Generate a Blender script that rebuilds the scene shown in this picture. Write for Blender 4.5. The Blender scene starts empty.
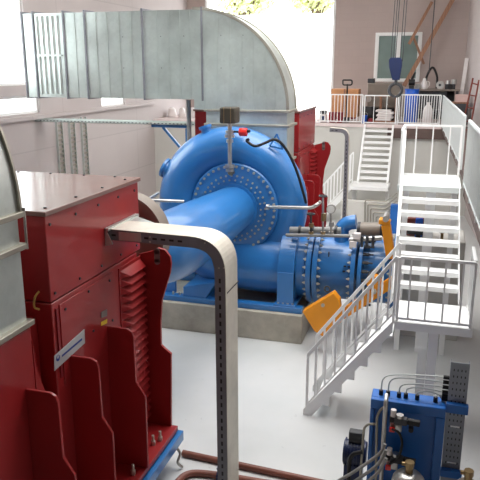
import bpy, bmesh, math, random
from mathutils import Vector, Matrix
random.seed(7)
PI = math.pi
scene = bpy.context.scene
col = scene.collection
V = Vector

# ------------------------------------------------------------------ camera
FPX = 650.0
PITCH = math.atan(172 / 650)
YAW = math.atan(200 / (650 / math.cos(PITCH)))
CAMZ = 5.5
cam_d = bpy.data.cameras.new('camera')
cam = bpy.data.objects.new('camera', cam_d)
col.objects.link(cam)
cam.location = (0, 0, CAMZ)
cam.rotation_euler = (PI / 2 - PITCH, 0, YAW)
cam_d.sensor_width = 36
cam_d.lens = 36 * FPX / 480
cam_d.clip_end = 500
scene.camera = cam
_h = V((-math.sin(YAW), math.cos(YAW), 0)); _r = V((math.cos(YAW), math.sin(YAW), 0)); _z = V((0, 0, 1))
_fw = _h * math.cos(PITCH) - _z * math.sin(PITCH)
_up = _h * math.sin(PITCH) + _z * math.cos(PITCH)


def _plane(px, py, ax, val):
    d = _fw + _r * ((px - 240) / FPX) - _up * ((py - 240) / FPX)
    c = V((0, 0, CAMZ))
    return c + d * ((val - c[ax]) / d[ax])


def at(px, py, y): return _plane(px, py, 1, y)      # surveyed point on the plane Y = y
def atx(px, py, x): return _plane(px, py, 0, x)
def atz(px, py, z): return _plane(px, py, 2, z)


# ------------------------------------------------------------------ materials
def lin(c):
    return tuple(((v / 255 + .055) / 1.055) ** 2.4 if v / 255 > .04045 else v / 255 / 12.92 for v in c) + (1,)


def nmat(name):
    m = bpy.data.materials.new(name); m.use_nodes = True
    nt = m.node_tree; b = nt.nodes['Principled BSDF']
    return m, nt, b


def paint(name, rgb, rough=.4, var=.08, scale=3, metal=0.0, bump=0.0, spec=.5, coat=0.0):
    m, nt, b = nmat(name)
    n = nt.nodes.new('ShaderNodeTexNoise'); n.inputs['Scale'].default_value = scale; n.inputs['Detail'].default_value = 5
    tc = nt.nodes.new('ShaderNodeTexCoord'); nt.links.new(tc.outputs['Object'], n.inputs['Vector'])
    r = nt.nodes.new('ShaderNodeValToRGB')
    c = lin(rgb)
    r.color_ramp.elements[0].position = .3; r.color_ramp.elements[1].position = .7
    r.color_ramp.elements[0].color = tuple(v * (1 - var) for v in c[:3]) + (1,)
    r.color_ramp.elements[1].color = tuple(min(1, v * (1 + var)) for v in c[:3]) + (1,)
    nt.links.new(n.outputs['Fac'], r.inputs['Fac']); nt.links.new(r.outputs['Color'], b.inputs['Base Color'])
    b.inputs['Roughness'].default_value = rough; b.inputs['Metallic'].default_value = metal
    b.inputs['Specular IOR Level'].default_value = spec
    b.inputs['Coat Weight'].default_value = coat; b.inputs['Coat Roughness'].default_value = .1
    if bump:
        bp = nt.nodes.new('ShaderNodeBump'); bp.inputs['Strength'].default_value = bump; bp.inputs['Distance'].default_value = .01
        n2 = nt.nodes.new('ShaderNodeTexNoise'); n2.inputs['Scale'].default_value = scale * 8
        nt.links.new(tc.outputs['Object'], n2.inputs['Vector'])
        nt.links.new(n2.outputs['Fac'], bp.inputs['Height']); nt.links.new(bp.outputs['Normal'], b.inputs['Normal'])
    return m


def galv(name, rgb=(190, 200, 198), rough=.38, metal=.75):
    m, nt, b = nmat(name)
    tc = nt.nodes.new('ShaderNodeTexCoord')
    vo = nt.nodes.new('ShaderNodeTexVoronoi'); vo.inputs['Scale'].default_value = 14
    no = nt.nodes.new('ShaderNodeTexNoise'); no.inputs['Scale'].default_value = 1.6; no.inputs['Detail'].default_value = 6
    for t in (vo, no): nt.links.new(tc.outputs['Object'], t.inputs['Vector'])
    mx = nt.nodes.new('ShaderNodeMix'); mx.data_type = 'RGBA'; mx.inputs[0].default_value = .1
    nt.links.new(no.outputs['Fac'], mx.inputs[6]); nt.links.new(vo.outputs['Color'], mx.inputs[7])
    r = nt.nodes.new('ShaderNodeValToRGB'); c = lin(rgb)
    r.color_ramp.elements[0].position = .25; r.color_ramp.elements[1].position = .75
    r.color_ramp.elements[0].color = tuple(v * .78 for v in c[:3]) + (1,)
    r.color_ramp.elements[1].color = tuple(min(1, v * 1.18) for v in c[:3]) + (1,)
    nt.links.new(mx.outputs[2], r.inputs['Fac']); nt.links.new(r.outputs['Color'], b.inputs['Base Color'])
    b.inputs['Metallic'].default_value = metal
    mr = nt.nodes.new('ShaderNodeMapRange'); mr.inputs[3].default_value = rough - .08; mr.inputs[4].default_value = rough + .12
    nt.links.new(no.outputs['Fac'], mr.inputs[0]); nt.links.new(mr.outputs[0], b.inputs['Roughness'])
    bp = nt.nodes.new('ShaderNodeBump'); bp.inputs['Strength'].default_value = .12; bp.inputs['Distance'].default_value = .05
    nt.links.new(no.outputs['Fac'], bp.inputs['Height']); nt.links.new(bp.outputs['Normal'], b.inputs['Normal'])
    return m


def blockwall(name, rgb, w, hgt, axis, joint=.9, rough=.7, mortar=.012):
    m, nt, b = nmat(name)
    tc = nt.nodes.new('ShaderNodeTexCoord'); sp = nt.nodes.new('ShaderNodeSeparateXYZ'); cb = nt.nodes.new('ShaderNodeCombineXYZ')
    nt.links.new(tc.outputs['Object'], sp.inputs[0])
    nt.links.new(sp.outputs[axis], cb.inputs[0]); nt.links.new(sp.outputs[2], cb.inputs[1])
    br = nt.nodes.new('ShaderNodeTexBrick'); c = lin(rgb)
    br.inputs['Color1'].default_value = c; br.inputs['Color2'].default_value = tuple(v * .965 for v in c[:3]) + (1,)
    br.inputs['Mortar'].default_value = tuple(v * joint for v in c[:3]) + (1,)
    br.inputs['Scale'].default_value = 1; br.inputs['Brick Width'].default_value = w; br.inputs['Row Height'].default_value = hgt
    br.inputs['Mortar Size'].default_value = mortar; br.offset = 0.0 if w > 2 else .5
    nt.links.new(cb.outputs[0], br.inputs['Vector'])
    no = nt.nodes.new('ShaderNodeTexNoise'); no.inputs['Scale'].default_value = .9; no.inputs['Detail'].default_value = 6
    nt.links.new(tc.outputs['Object'], no.inputs['Vector'])
    mr = nt.nodes.new('ShaderNodeMapRange'); mr.inputs[3].default_value = .92; mr.inputs[4].default_value = 1.06
    nt.links.new(no.outputs['Fac'], mr.inputs[0])
    mx = nt.nodes.new('ShaderNodeMix'); mx.data_type = 'RGBA'; mx.blend_type = 'MULTIPLY'; mx.inputs[0].default_value = 1
    nt.links.new(br.outputs['Color'], mx.inputs[6]); nt.links.new(mr.outputs[0], mx.inputs[7])
    nt.links.new(mx.outputs[2], b.inputs['Base Color']); b.inputs['Roughness'].default_value = rough
    return m


def concrete(name, rgb, scale=2.2, var=.25, rough=.85):
    m, nt, b = nmat(name)
    tc = nt.nodes.new('ShaderNodeTexCoord')
    n1 = nt.nodes.new('ShaderNodeTexNoise'); n1.inputs['Scale'].default_value = scale; n1.inputs['Detail'].default_value = 10; n1.inputs['Roughness'].default_value = .65
    n2 = nt.nodes.new('ShaderNodeTexVoronoi'); n2.inputs['Scale'].default_value = 26
    for t in (n1, n2): nt.links.new(tc.outputs['Object'], t.inputs['Vector'])
    r = nt.nodes.new('ShaderNodeValToRGB'); c = lin(rgb)
    r.color_ramp.elements[0].position = .32; r.color_ramp.elements[1].position = .68
    r.color_ramp.elements[0].color = tuple(v * (1 - var) for v in c[:3]) + (1,)
    r.color_ramp.elements[1].color = tuple(min(1, v * (1 + var * .6)) for v in c[:3]) + (1,)
    nt.links.new(n1.outputs['Fac'], r.inputs['Fac']); nt.links.new(r.outputs['Color'], b.inputs['Base Color'])
    b.inputs['Roughness'].default_value = rough
    bp = nt.nodes.new('ShaderNodeBump'); bp.inputs['Strength'].default_value = .35; bp.inputs['Distance'].default_value = .01
    nt.links.new(n1.outputs['Fac'], bp.inputs['Height']); nt.links.new(bp.outputs['Normal'], b.inputs['Normal'])
    return m


def floor_mat():
    m, nt, b = nmat('grey epoxy floor')
    tc = nt.nodes.new('ShaderNodeTexCoord')
    n1 = nt.nodes.new('ShaderNodeTexNoise'); n1.inputs['Scale'].default_value = .55; n1.inputs['Detail'].default_value = 7
    n2 = nt.nodes.new('ShaderNodeTexNoise'); n2.inputs['Scale'].default_value = 9; n2.inputs['Detail'].default_value = 4
    for t in (n1, n2): nt.links.new(tc.outputs['Object'], t.inputs['Vector'])
    r = nt.nodes.new('ShaderNodeValToRGB')
    r.color_ramp.elements[0].position = .35; r.color_ramp.elements[1].position = .65
    r.color_ramp.elements[0].color = lin((196, 199, 198)); r.color_ramp.elements[1].color = lin((210, 211, 210))
    nt.links.new(n1.outputs['Fac'], r.inputs['Fac'])
    # small scuffs
    r2 = nt.nodes.new('ShaderNodeValToRGB'); r2.color_ramp.elements[0].position = .22; r2.color_ramp.elements[1].position = .3
    r2.color_ramp.elements[0].color = (.72, .72, .72, 1); r2.color_ramp.elements[1].color = (1, 1, 1, 1)
    nt.links.new(n2.outputs['Fac'], r2.inputs['Fac'])
    mx = nt.nodes.new('ShaderNodeMix'); mx.data_type = 'RGBA'; mx.blend_type = 'MULTIPLY'; mx.inputs[0].default_value = 1
    nt.links.new(r.outputs['Color'], mx.inputs[6]); nt.links.new(r2.outputs['Color'], mx.inputs[7])
    nt.links.new(mx.outputs[2], b.inputs['Base Color'])
    b.inputs['Roughness'].default_value = .3; b.inputs['Specular IOR Level'].default_value = .5
    return m


def wood_mat(name, rgb):
    m, nt, b = nmat(name)
    tc = nt.nodes.new('ShaderNodeTexCoord'); w = nt.nodes.new('ShaderNodeTexWave')
    w.inputs['Scale'].default_value = 3; w.inputs['Distortion'].default_value = 5; w.inputs['Detail'].default_value = 3
    nt.links.new(tc.outputs['Object'], w.inputs['Vector'])
    r = nt.nodes.new('ShaderNodeValToRGB'); c = lin(rgb)
    r.color_ramp.elements[0].color = tuple(v * .75 for v in c[:3]) + (1,); r.color_ramp.elements[1].color = c
    nt.links.new(w.outputs['Fac'], r.inputs['Fac']); nt.links.new(r.outputs['Color'], b.inputs['Base Color'])
    b.inputs['Roughness'].default_value = .7
    return m


M = dict(
    red=paint('red machine enamel', (146, 24, 27), .5, .08, 2.0, spec=.4, coat=.4),
    blue=paint('blue machine enamel', (42, 114, 180), .34, .07, 1.8, spec=.5, coat=.5),
    lid=paint('red lid enamel with painted sheen', (124, 88, 80), .45, .12, 1.2, spec=.5, coat=.45),  # red greyed to taupe: reflection of the bright walls painted into the colour
    navy=paint('navy enamel', (24, 40, 82), .4),
    panelblue=paint('blue cabinet enamel', (34, 104, 186), .35, .06),
    yellow=paint('yellow lever enamel', (236, 150, 12), .4, .06),
    white=paint('white powder coat', (245, 246, 245), .45, .02),
    railgrey=paint('pale grey powder coat', (206, 212, 211), .45, .03),
    galv=galv('galvanised sheet', (204, 212, 208), .32, .72),
    galvdull=galv('dull galvanised tray', (168, 164, 152), .45, .7),
    galvdark=galv('dark perforated steel', (128, 128, 134), .5, .35),  # darker galvanised tone for tray side walls and duct joint flanges
    traycover=galv('tray cover with painted sheen', (212, 208, 196), .5, .3),  # base colour lightened in place of the bright side the metal would mirror
    perf=galv('perforated tray steel', (150, 155, 164), .45, .4),
    steel=galv('stainless steel', (190, 188, 184), .3, .9),
    bolt=paint('zinc bolt', (188, 186, 176), .4, .1, 8, metal=.6),
    dark=paint('black rubber', (22, 22, 24), .55),
    darkgrey=paint('dark grey enamel', (58, 60, 64), .5),
    grey=paint('mid grey enamel', (140, 140, 138), .5),
    brownpipe=paint('brown red pipe primer', (122, 72, 58), .5, .15, 4),
    copper=paint('brass fitting', (150, 128, 92), .35, .1, 6, metal=.7),
    gold=paint('gold earth lead', (190, 150, 80), .4, metal=.5),
    olive=paint('olive grey filter case', (66, 60, 48), .6, .12, 6),
    cylgrey=paint('warm grey cylinder enamel', (128, 118, 108), .45, .1),
    concrete=concrete('raw concrete plinth', (176, 170, 156)),
    wallp=concrete('pit wall paint', (206, 204, 198), 1.0, .05, .8),
    fascia=paint('pale pink fascia', (226, 210, 208), .7),
    brownbeam=paint('dark brown beam', (96, 78, 72), .7),
    floor=floor_mat(),
    upfloor=concrete('upper hall floor', (196, 180, 176), .8, .08, .6),
    wleft=blockwall('pink precast wall', (188, 179, 177), 5.4, 1.55, 1, .86, .75, .02),
    wback=blockwall('pink block wall back', (186, 170, 164), .6, .3, 0, .95),
    wright=blockwall('pink block wall side', (200, 190, 188), .6, .3, 1, .95),
    ceil=paint('ceiling white', (222, 220, 216), .8),
    card=paint('cardboard', (198, 142, 98), .8),
    maroon=paint('maroon plastic', (132, 32, 40), .5),
    wood=wood_mat('raw timber', (168, 124, 98)),
    woodbrown=wood_mat('worn bench timber', (150, 108, 84)),
    plateblue=paint('nameplate blue print', (30, 60, 140), .4),
    silver=paint('silver nameplate', (188, 190, 192), .35, .03, metal=.3),
    labgrey=paint('grey label', (118, 104, 102), .5),
    labyellow=paint('yellow label', (230, 190, 30), .5),
    plastic=paint('white plastic', (228, 222, 220), .45),
    bluep=paint('blue plastic drum', (24, 92, 200), .4),
    pane=paint('grey green window glass', (128, 146, 142), .12, .1, 1.2),
    glass=None,
    leaf=paint('tree leaves', (206, 210, 160), .7, .25, 6),
    bark=paint('tree bark', (96, 80, 64), .9),
    ground=concrete('gravel yard', (206, 202, 194), 1.5, .1),
    lamp=None,
    redknob=paint('red sensor plastic', (214, 40, 34), .35),
    pinkbox=paint('pinkish carton', (206, 176, 170), .8),
    rust=paint('rust red frame', (120, 52, 40), .6),
    glassgrey=paint('gauge face', (226, 226, 222), .2),
)
_m, _nt, _b = nmat('clear glazing')
_b.inputs['Base Color'].default_value = (.96, 1, .98, 1); _b.inputs['Roughness'].default_value = 0.02
_b.inputs['Transmission Weight'].default_value = 1.0; _b.inputs['IOR'].default_value = 1.02
M['glass'] = _m
_m, _nt, _b = nmat('lamp tube')
_b.inputs['Emission Color'].default_value = (1, .99, .97, 1); _b.inputs['Emission Strength'].default_value = 6
M['lamp'] = _m

# ------------------------------------------------------------------ mesh builder
ORG = {}


class MB:
    def __init__(s): s.bm = bmesh.new()

    def face(s, vs):
        try: s.bm.faces.new(vs)
        except ValueError: pass

    def bx(s, x0, x1, y0, y1, z0, z1):
        return s.hexa([(x0, y0, z0), (x1, y0, z0), (x1, y1, z0), (x0, y1, z0)], [(x0, y0, z1), (x1, y0, z1), (x1, y1, z1), (x0, y1, z1)])

    def hexa(s, lo, hi):
        a = [s.bm.verts.new(p) for p in lo]; b = [s.bm.verts.new(p) for p in hi]; n = len(a)
        s.face(a[::-1]); s.face(b)
        for i in range(n): s.face((a[i], a[(i + 1) % n], b[(i + 1) % n], b[i]))
        return s

    def prism(s, poly, vec):
        v = V(vec)
        return s.hexa([V(p) for p in poly], [V(p) + v for p in poly])

    def bar(s, p0, p1, w, h, up=(0, 0, 1)):
        p0, p1 = V(p0), V(p1); d = (p1 - p0).normalized(); u = V(up)
        if abs(d.dot(u)) > .98: u = V((0, 1, 0))
        a = d.cross(u).normalized() * (w / 2); b = a.cross(d).normalized() * (h / 2)
        return s.hexa([p0 - a - b, p0 + a - b, p0 + a + b, p0 - a + b], [p1 - a - b, p1 + a - b, p1 + a + b, p1 - a + b])

    def cyl(s, p0, p1, r, n=16, r2=None):
        p0, p1 = V(p0), V(p1); d = (p1 - p0).normalized()
        u = V((0, 0, 1)) if abs(d.z) < .9 else V((1, 0, 0))
        a = d.cross(u).normalized(); b = d.cross(a)
        if r2 is None: r2 = r
        A = []; B = []
        for i in range(n):
            t = 2 * PI * i / n; q = a * math.cos(t) + b * math.sin(t)
            A.append(p0 + q * r); B.append(p1 + q * r2)
        return s.hexa(A, B)

    def lathe(s, prof, o, axis=(0, 0, 1), n=40, closed=False):
        o = V(o); d = V(axis).normalized(); u = V((0, 0, 1)) if abs(d.z) < .9 else V((1, 0, 0))
        a = d.cross(u).normalized(); b = d.cross(a)
        rings = []
        for (r, h) in prof:
            rings.append([s.bm.verts.new(o + d * h + (a * math.cos(2 * PI * i / n) + b * math.sin(2 * PI * i / n)) * max(r, 1e-4)) for i in range(n)])
        m = len(rings)
        for k in range(m if closed else m - 1):
            A, B = rings[k], rings[(k + 1) % m]
            for i in range(n): s.face((A[i], A[(i + 1) % n], B[(i + 1) % n], B[i]))
        if not closed:
            s.face(rings[0][::-1]); s.face(rings[-1])
        return s

    def ring(s, o, axis, r0, r1, w, n=48):
        return s.lathe([(r0, -w / 2), (r1, -w / 2), (r1, w / 2), (r0, w / 2)], o, axis, n, True)

    def sweep(s, pts, radii, n=14, cap=True, up0=None):
        pts = [V(p) for p in pts]
        if not isinstance(radii, (list, tuple)): radii = [radii] * len(pts)
        T = []
        for i in range(len(pts)):
            a = pts[max(i - 1, 0)]; b = pts[min(i + 1, len(pts) - 1)]
            T.append((b - a).normalized())
        u = V((0, 0, 1)) if abs(T[0].z) < .9 else V((1, 0, 0))
        u = (u - T[0] * u.dot(T[0])).normalized()
        rings = []
        for i, p in enumerate(pts):
            u = (u - T[i] * u.dot(T[i])).normalized(); w = T[i].cross(u)
            rings.append([s.bm.verts.new(p + (u * math.cos(2 * PI * k / n) + w * math.sin(2 * PI * k / n)) * radii[i]) for k in range(n)])
        for A, B in zip(rings, rings[1:]):
            for k in range(n): s.face((A[k], A[(k + 1) % n], B[(k + 1) % n], B[k]))
        if cap: s.face(rings[0][::-1]); s.face(rings[-1])
        return s

    def tube(s, pts, r, fil=.1, n=12):
        return s.sweep(fillet(pts, fil), r, n)

    def hose(s, pts, r, n=10, sub=10):
        return s.sweep(spline(pts, sub), r, n)

    def sphere(s, c, r, sc=(1, 1, 1), seg=16):
        m = Matrix.Translation(V(c)) @ Matrix.Diagonal((r * sc[0], r * sc[1], r * sc[2], 1))
        bmesh.ops.create_uvsphere(s.bm, u_segments=seg, v_segments=max(8, seg // 2), radius=1, matrix=m)
        return s

    def build(s, name, mat, parent=None, bevel=0, smooth=True, **tags):
        bm = s.bm
        bmesh.ops.recalc_face_normals(bm, faces=bm.faces)
        if parent is not None: o = ORG[parent.name]
        else:
            xs = [v.co for v in bm.verts]
            o = V(((min(c.x for c in xs) + max(c.x for c in xs)) / 2, (min(c.y for c in xs) + max(c.y for c in xs)) / 2, min(c.z for c in xs)))
        bmesh.ops.translate(bm, verts=bm.verts, vec=-o)
        me = bpy.data.meshes.new(name); bm.to_mesh(me); bm.free()
        ob = bpy.data.objects.new(name, me); col.objects.link(ob)
        me.materials.append(M[mat])
        if smooth:
            me.shade_smooth(); me.set_sharp_from_angle(angle=math.radians(38))
        if parent is not None: ob.parent = parent
        else: ob.location = o
        ORG[ob.name] = o
        if bevel:
            md = ob.modifiers.new('edge', 'BEVEL'); md.width = bevel; md.segments = 2; md.limit_method = 'ANGLE'
        for k, v in tags.items(): ob[k] = v
        return ob


def _each(s, name, mat, parent, **k):
    bm = s.bm; bm.verts.ensure_lookup_table(); seen = {}; out = []
    for v in bm.verts:
        if v in seen: continue
        st = [v]; comp = []; seen[v] = 1
        while st:
            x = st.pop(); comp.append(x)
            for e in x.link_edges:
                y = e.other_vert(x)
                if y not in seen: seen[y] = 1; st.append(y)
        fs = {f for x in comp for f in x.link_faces}
        m = MB(); mp = {x: m.bm.verts.new(x.co) for x in comp}
        for f in fs: m.face([mp[x] for x in f.verts])
        out.append(m.build(name, mat, parent, **k))
    bm.free(); return out


MB.each = _each


def fillet(pts, r, seg=7):
    pts = [V(p) for p in pts]; out = [pts[0]]
    for i in range(1, len(pts) - 1):
        p = pts[i]; a = (pts[i - 1] - p); b = (pts[i + 1] - p)
        q = min(r, a.length * .49, b.length * .49)
        p0 = p + a.normalized() * q; p1 = p + b.normalized() * q
        for k in range(seg + 1):
            t = k / seg
            out.append(p0 * (1 - t) ** 2 + p * 2 * t * (1 - t) + p1 * t * t)
    out.append(pts[-1]); return out


def spline(pts, sub=10):
    P = [V(p) for p in pts]; P = [P[0] * 2 - P[1]] + P + [P[-1] * 2 - P[-2]]; out = []
    for i in range(1, len(P) - 2):
        for k in range(sub):
            t = k / sub; a, b, c, d = P[i - 1], P[i], P[i + 1], P[i + 2]
            out.append(.5 * ((2 * b) + (c - a) * t + (2 * a - 5 * b + 4 * c - d) * t * t + (3 * b - a - 3 * c + d) * t ** 3))
    out.append(P[-2]); return out


def thing(name, loc, label, cat, group=None):
    o = bpy.data.objects.new(name, None); col.objects.link(o)
    o.location = loc; o.empty_display_size = .1
    o['label'] = label; o['category'] = cat
    if group: o['group'] = group
    ORG[o.name] = V(loc)
    return o


def copy_part(src, parent, offset):
    c = src.copy(); col.objects.link(c); c.parent = parent
    c.location = V(src.location) + V(offset)
    ORG[c.name] = ORG[parent.name]
    return c


def struct(mb, name, mat, **k):
    return mb.build(name, mat, kind='structure', **k)


def one(mb, name, mat, label, cat, group=None, bevel=0):
    t = dict(label=label, category=cat)
    if group: t['group'] = group
    return mb.build(name, mat, bevel=bevel, **t)


# ================================================================== THE SETTING
XL, YB, ZU, ZC, YP = -11.5, 30.0, 3.4, 10.5, 25.8
struct(MB().bx(XL - .3, 4.2, -3.3, YP + .25, -.2, 0), 'floor', 'floor')
struct(MB().bx(XL - .3, 4.2, YP, YB + .3, ZU - .12, ZU), 'floor_upper', 'upfloor')
struct(MB().bx(XL, 1.6, YP + .02, YP + .3, 0, ZU - .12), 'wall_pit', 'wallp')
struct(MB().bx(XL, .9, YP - .03, YP, ZU - .12, ZU), 'trim_1', 'fascia')
struct(MB().bx(-1.75, .55, YP - .14, YP + .02, ZU - .5, ZU - .12), 'trim_2', 'brownbeam')
# right wall and right gallery, both slightly askew to the machine axis
R0, R1, R2 = V((1.0, 30.0)), V((2.35, 12.0)), V((3.45, -3.3))
w = MB()
for a, b in ((R0, R1), (R1, R2)):
    w.hexa([(a.x, a.y, 0), (b.x, b.y, 0), (b.x + .3, b.y, 0), (a.x + .3, a.y, 0)], [(a.x, a.y, ZC), (b.x, b.y, ZC), (b.x + .3, b.y, ZC), (a.x + .3, a.y, ZC)])
struct(w, 'wall_right', 'wright')
struct(MB().hexa([(.64, 13.75, ZU - .16), (.575, 12.4, ZU - .16), (.735, 6.2, ZU - .16), (2.6, 6.2, ZU - .16), (1.22, 25.7, ZU - .16), (.22, 25.7, ZU - .16)],
                 [(.64, 13.75, ZU), (.575, 12.4, ZU), (.735, 6.2, ZU), (2.6, 6.2, ZU), (1.22, 25.7, ZU), (.22, 25.7, ZU)]), 'floor_gallery', 'brownbeam')


def wall_holes(name, mat, axis, c0, c1, u0, u1, z0, z1, holes):
    """wall slab between c0..c1 across `axis`, running u0..u1, with rectangular holes (ua,ub,za,zb)"""
    us = sorted({u0, u1, *[h[0] for h in holes], *[h[1] for h in holes]})
    zs = sorted({z0, z1, *[h[2] for h in holes], *[h[3] for h in holes]})
    m = MB()
    for a, b in zip(us, us[1:]):
        for c, d in zip(zs, zs[1:]):
            if any(h[0] <= (a + b) / 2 <= h[1] and h[2] <= (c + d) / 2 <= h[3] for h in holes): continue
            if axis == 0: m.bx(c0, c1, a, b, c, d)
            else: m.bx(a, b, c0, c1, c, d)
    bmesh.ops.remove_doubles(m.bm, verts=m.bm.verts, dist=1e-5)
    return struct(m, name, mat)


DOOR = (-10.6, -4.55, ZU, 9.6)
WB = (-2.78, -.82, 4.92, 6.98)
wall_holes('wall_back', 'wback', 1, YB, YB + .3, XL - .3, 1.3, 0, ZC, [DOOR, WB])
WL = [(9.5, 17.0, 5.02, 9.6), (12.5, 17.45, 4.2, 4.72), (21.3, 23.2, 4.15, 6.6)]
wall_holes('wall_left', 'wleft', 0, XL - .3, XL, -3.3, YB, 0, ZC, WL)
struct(MB().bx(XL - .3, 4.2, -3.6, -3.3, 0, ZC), 'wall_front', 'cylgrey')
struct(MB().bx(-9, 3.1, -3.3, 1.3, ZU - .2, ZU), 'floor_balcony', 'cylgrey')
struct(MB().bx(XL - .3, 4.2, -3.6, YB + .3, ZC, ZC + .25), 'ceiling', 'ceil')
# hall door opening frame
struct(MB().bx(DOOR[0], DOOR[0] + .1, YB - .03, YB + .33, ZU, 9.6).bx(DOOR[1] - .1, DOOR[1], YB - .03, YB + .33, ZU, 9.6), 'door_1', 'white')
# back window: frame, mullion and two panes
x0, x1, z0, z1 = WB
wf = MB()
for a in ((x0, x0 + .16, z0, z1), (x1 - .16, x1, z0, z1), (x0 + .16, x1 - .16, z0, z0 + .14), (x0 + .16, x1 - .16, z1 - .14, z1), ((x0 + x1) / 2 - .1, (x0 + x1) / 2 + .1, z0 + .14, z1 - .14)):
    wf.bx(a[0], a[1], YB - .06, YB + .08, a[2], a[3])
win = struct(wf, 'window_1', 'white', bevel=.01)
MB().bx(x0 + .16, (x0 + x1) / 2 - .1, YB + .02, YB + .04, z0 + .14, z1 - .14).build('window_pane', 'pane', win)
MB().bx((x0 + x1) / 2 + .1, x1 - .16, YB + .02, YB + .04, z0 + .14, z1 - .14).build('window_pane', 'pane', win)
for i, hh in enumerate(WL):
    f = MB(); t = .07; xa, xb = XL - .2, XL - .08
    f.bx(xa, xb, hh[0], hh[0] + t, hh[2], hh[3]); f.bx(xa, xb, hh[1] - t, hh[1], hh[2], hh[3])
    f.bx(xa, xb, hh[0] + t, hh[1] - t, hh[2], hh[2] + t); f.bx(xa, xb, hh[0] + t, hh[1] - t, hh[3] - t, hh[3])
    wn = struct(f, 'window_%d' % (i + 2), 'white')
    MB().bx(XL - .15, XL - .14, hh[0] + t, hh[1] - t, hh[2] + t, hh[3] - t).build('window_pane', 'glass', wn)
struct(MB().bx(XL, XL + .1, 8, YP, 4.02, 4.14), 'trim_3', 'wleft')
# outside
struct(MB().bx(-70, 50, YB + .3, 110, ZU - .3, ZU - .05), 'ground_yard', 'ground')


def tree(name, base, h, r, label, seed, leaves=2600):
    rnd = random.Random(seed)
    t = thing(name, base, label, 'tree', 'trees in the yard outside')
    b = V(base)
    tk = MB().sweep([b, b + V((.1, 0, h * .4)), b + V((-.1, .1, h * .75))], [r * .09, r * .06, r * .03], 10)
    for k in range(5):
        a = k * 1.256; tk.sweep([b + V((.08, 0, h * .42)), b + V((math.cos(a) * r * .35, math.sin(a) * r * .35, h * .6)), b + V((math.cos(a) * r * .65, math.sin(a) * r * .65, h * .72))], [r * .04, r * .025, r * .012], 8)
    tk.build('trunk', 'bark', t)
    m = MB()
    for _ in range(leaves):
        th = rnd.random() * 2 * PI; ph = math.acos(2 * rnd.random() - 1); q = r * (.55 + .5 * rnd.random())
        c = b + V((math.sin(ph) * math.cos(th) * q, math.sin(ph) * math.sin(th) * q, h * .68 + math.cos(ph) * q * .8))
        s = r * .08 * (.6 + rnd.random()); a = V((rnd.uniform(-1, 1), rnd.uniform(-1, 1), rnd.uniform(-1, 1))).normalized(); d = a.orthogonal().normalized(); e = a.cross(d)
        m.face([m.bm.verts.new(c + d * s), m.bm.verts.new(c + e * s * .5), m.bm.verts.new(c - d * s), m.bm.verts.new(c - e * s * .5)])
    m.build('crown', 'leaf', t, smooth=False)
    return t


zt_ = at(270, 15, 46).z
sh = thing('white_shed', (-10, 49, ZU - .05), 'long white building standing in the yard outside the hall door', 'building')
MB().bx(-26, 4, 46, 52, ZU - .05, zt_ - .3).build('wall', 'white', sh)
MB().bx(-26.3, 4.3, 45.7, 52.3, zt_ - .3, zt_).build('roof', 'white', sh)
for i, x in enumerate((-17.5, -12.2, -6.9)):
    tree('leafy_tree', (x, 60 + (i % 2) * 8, ZU - .05), 14.0 + (i % 2) * 1.0, 3.4, 'pale leafy tree above the white building outside, %s' % ('leftmost of three', 'middle of three', 'rightmost of three')[i], i + 1)

# ================================================================== GENERATORS
FINS = (4.92, 5.72, 6.58)


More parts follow.
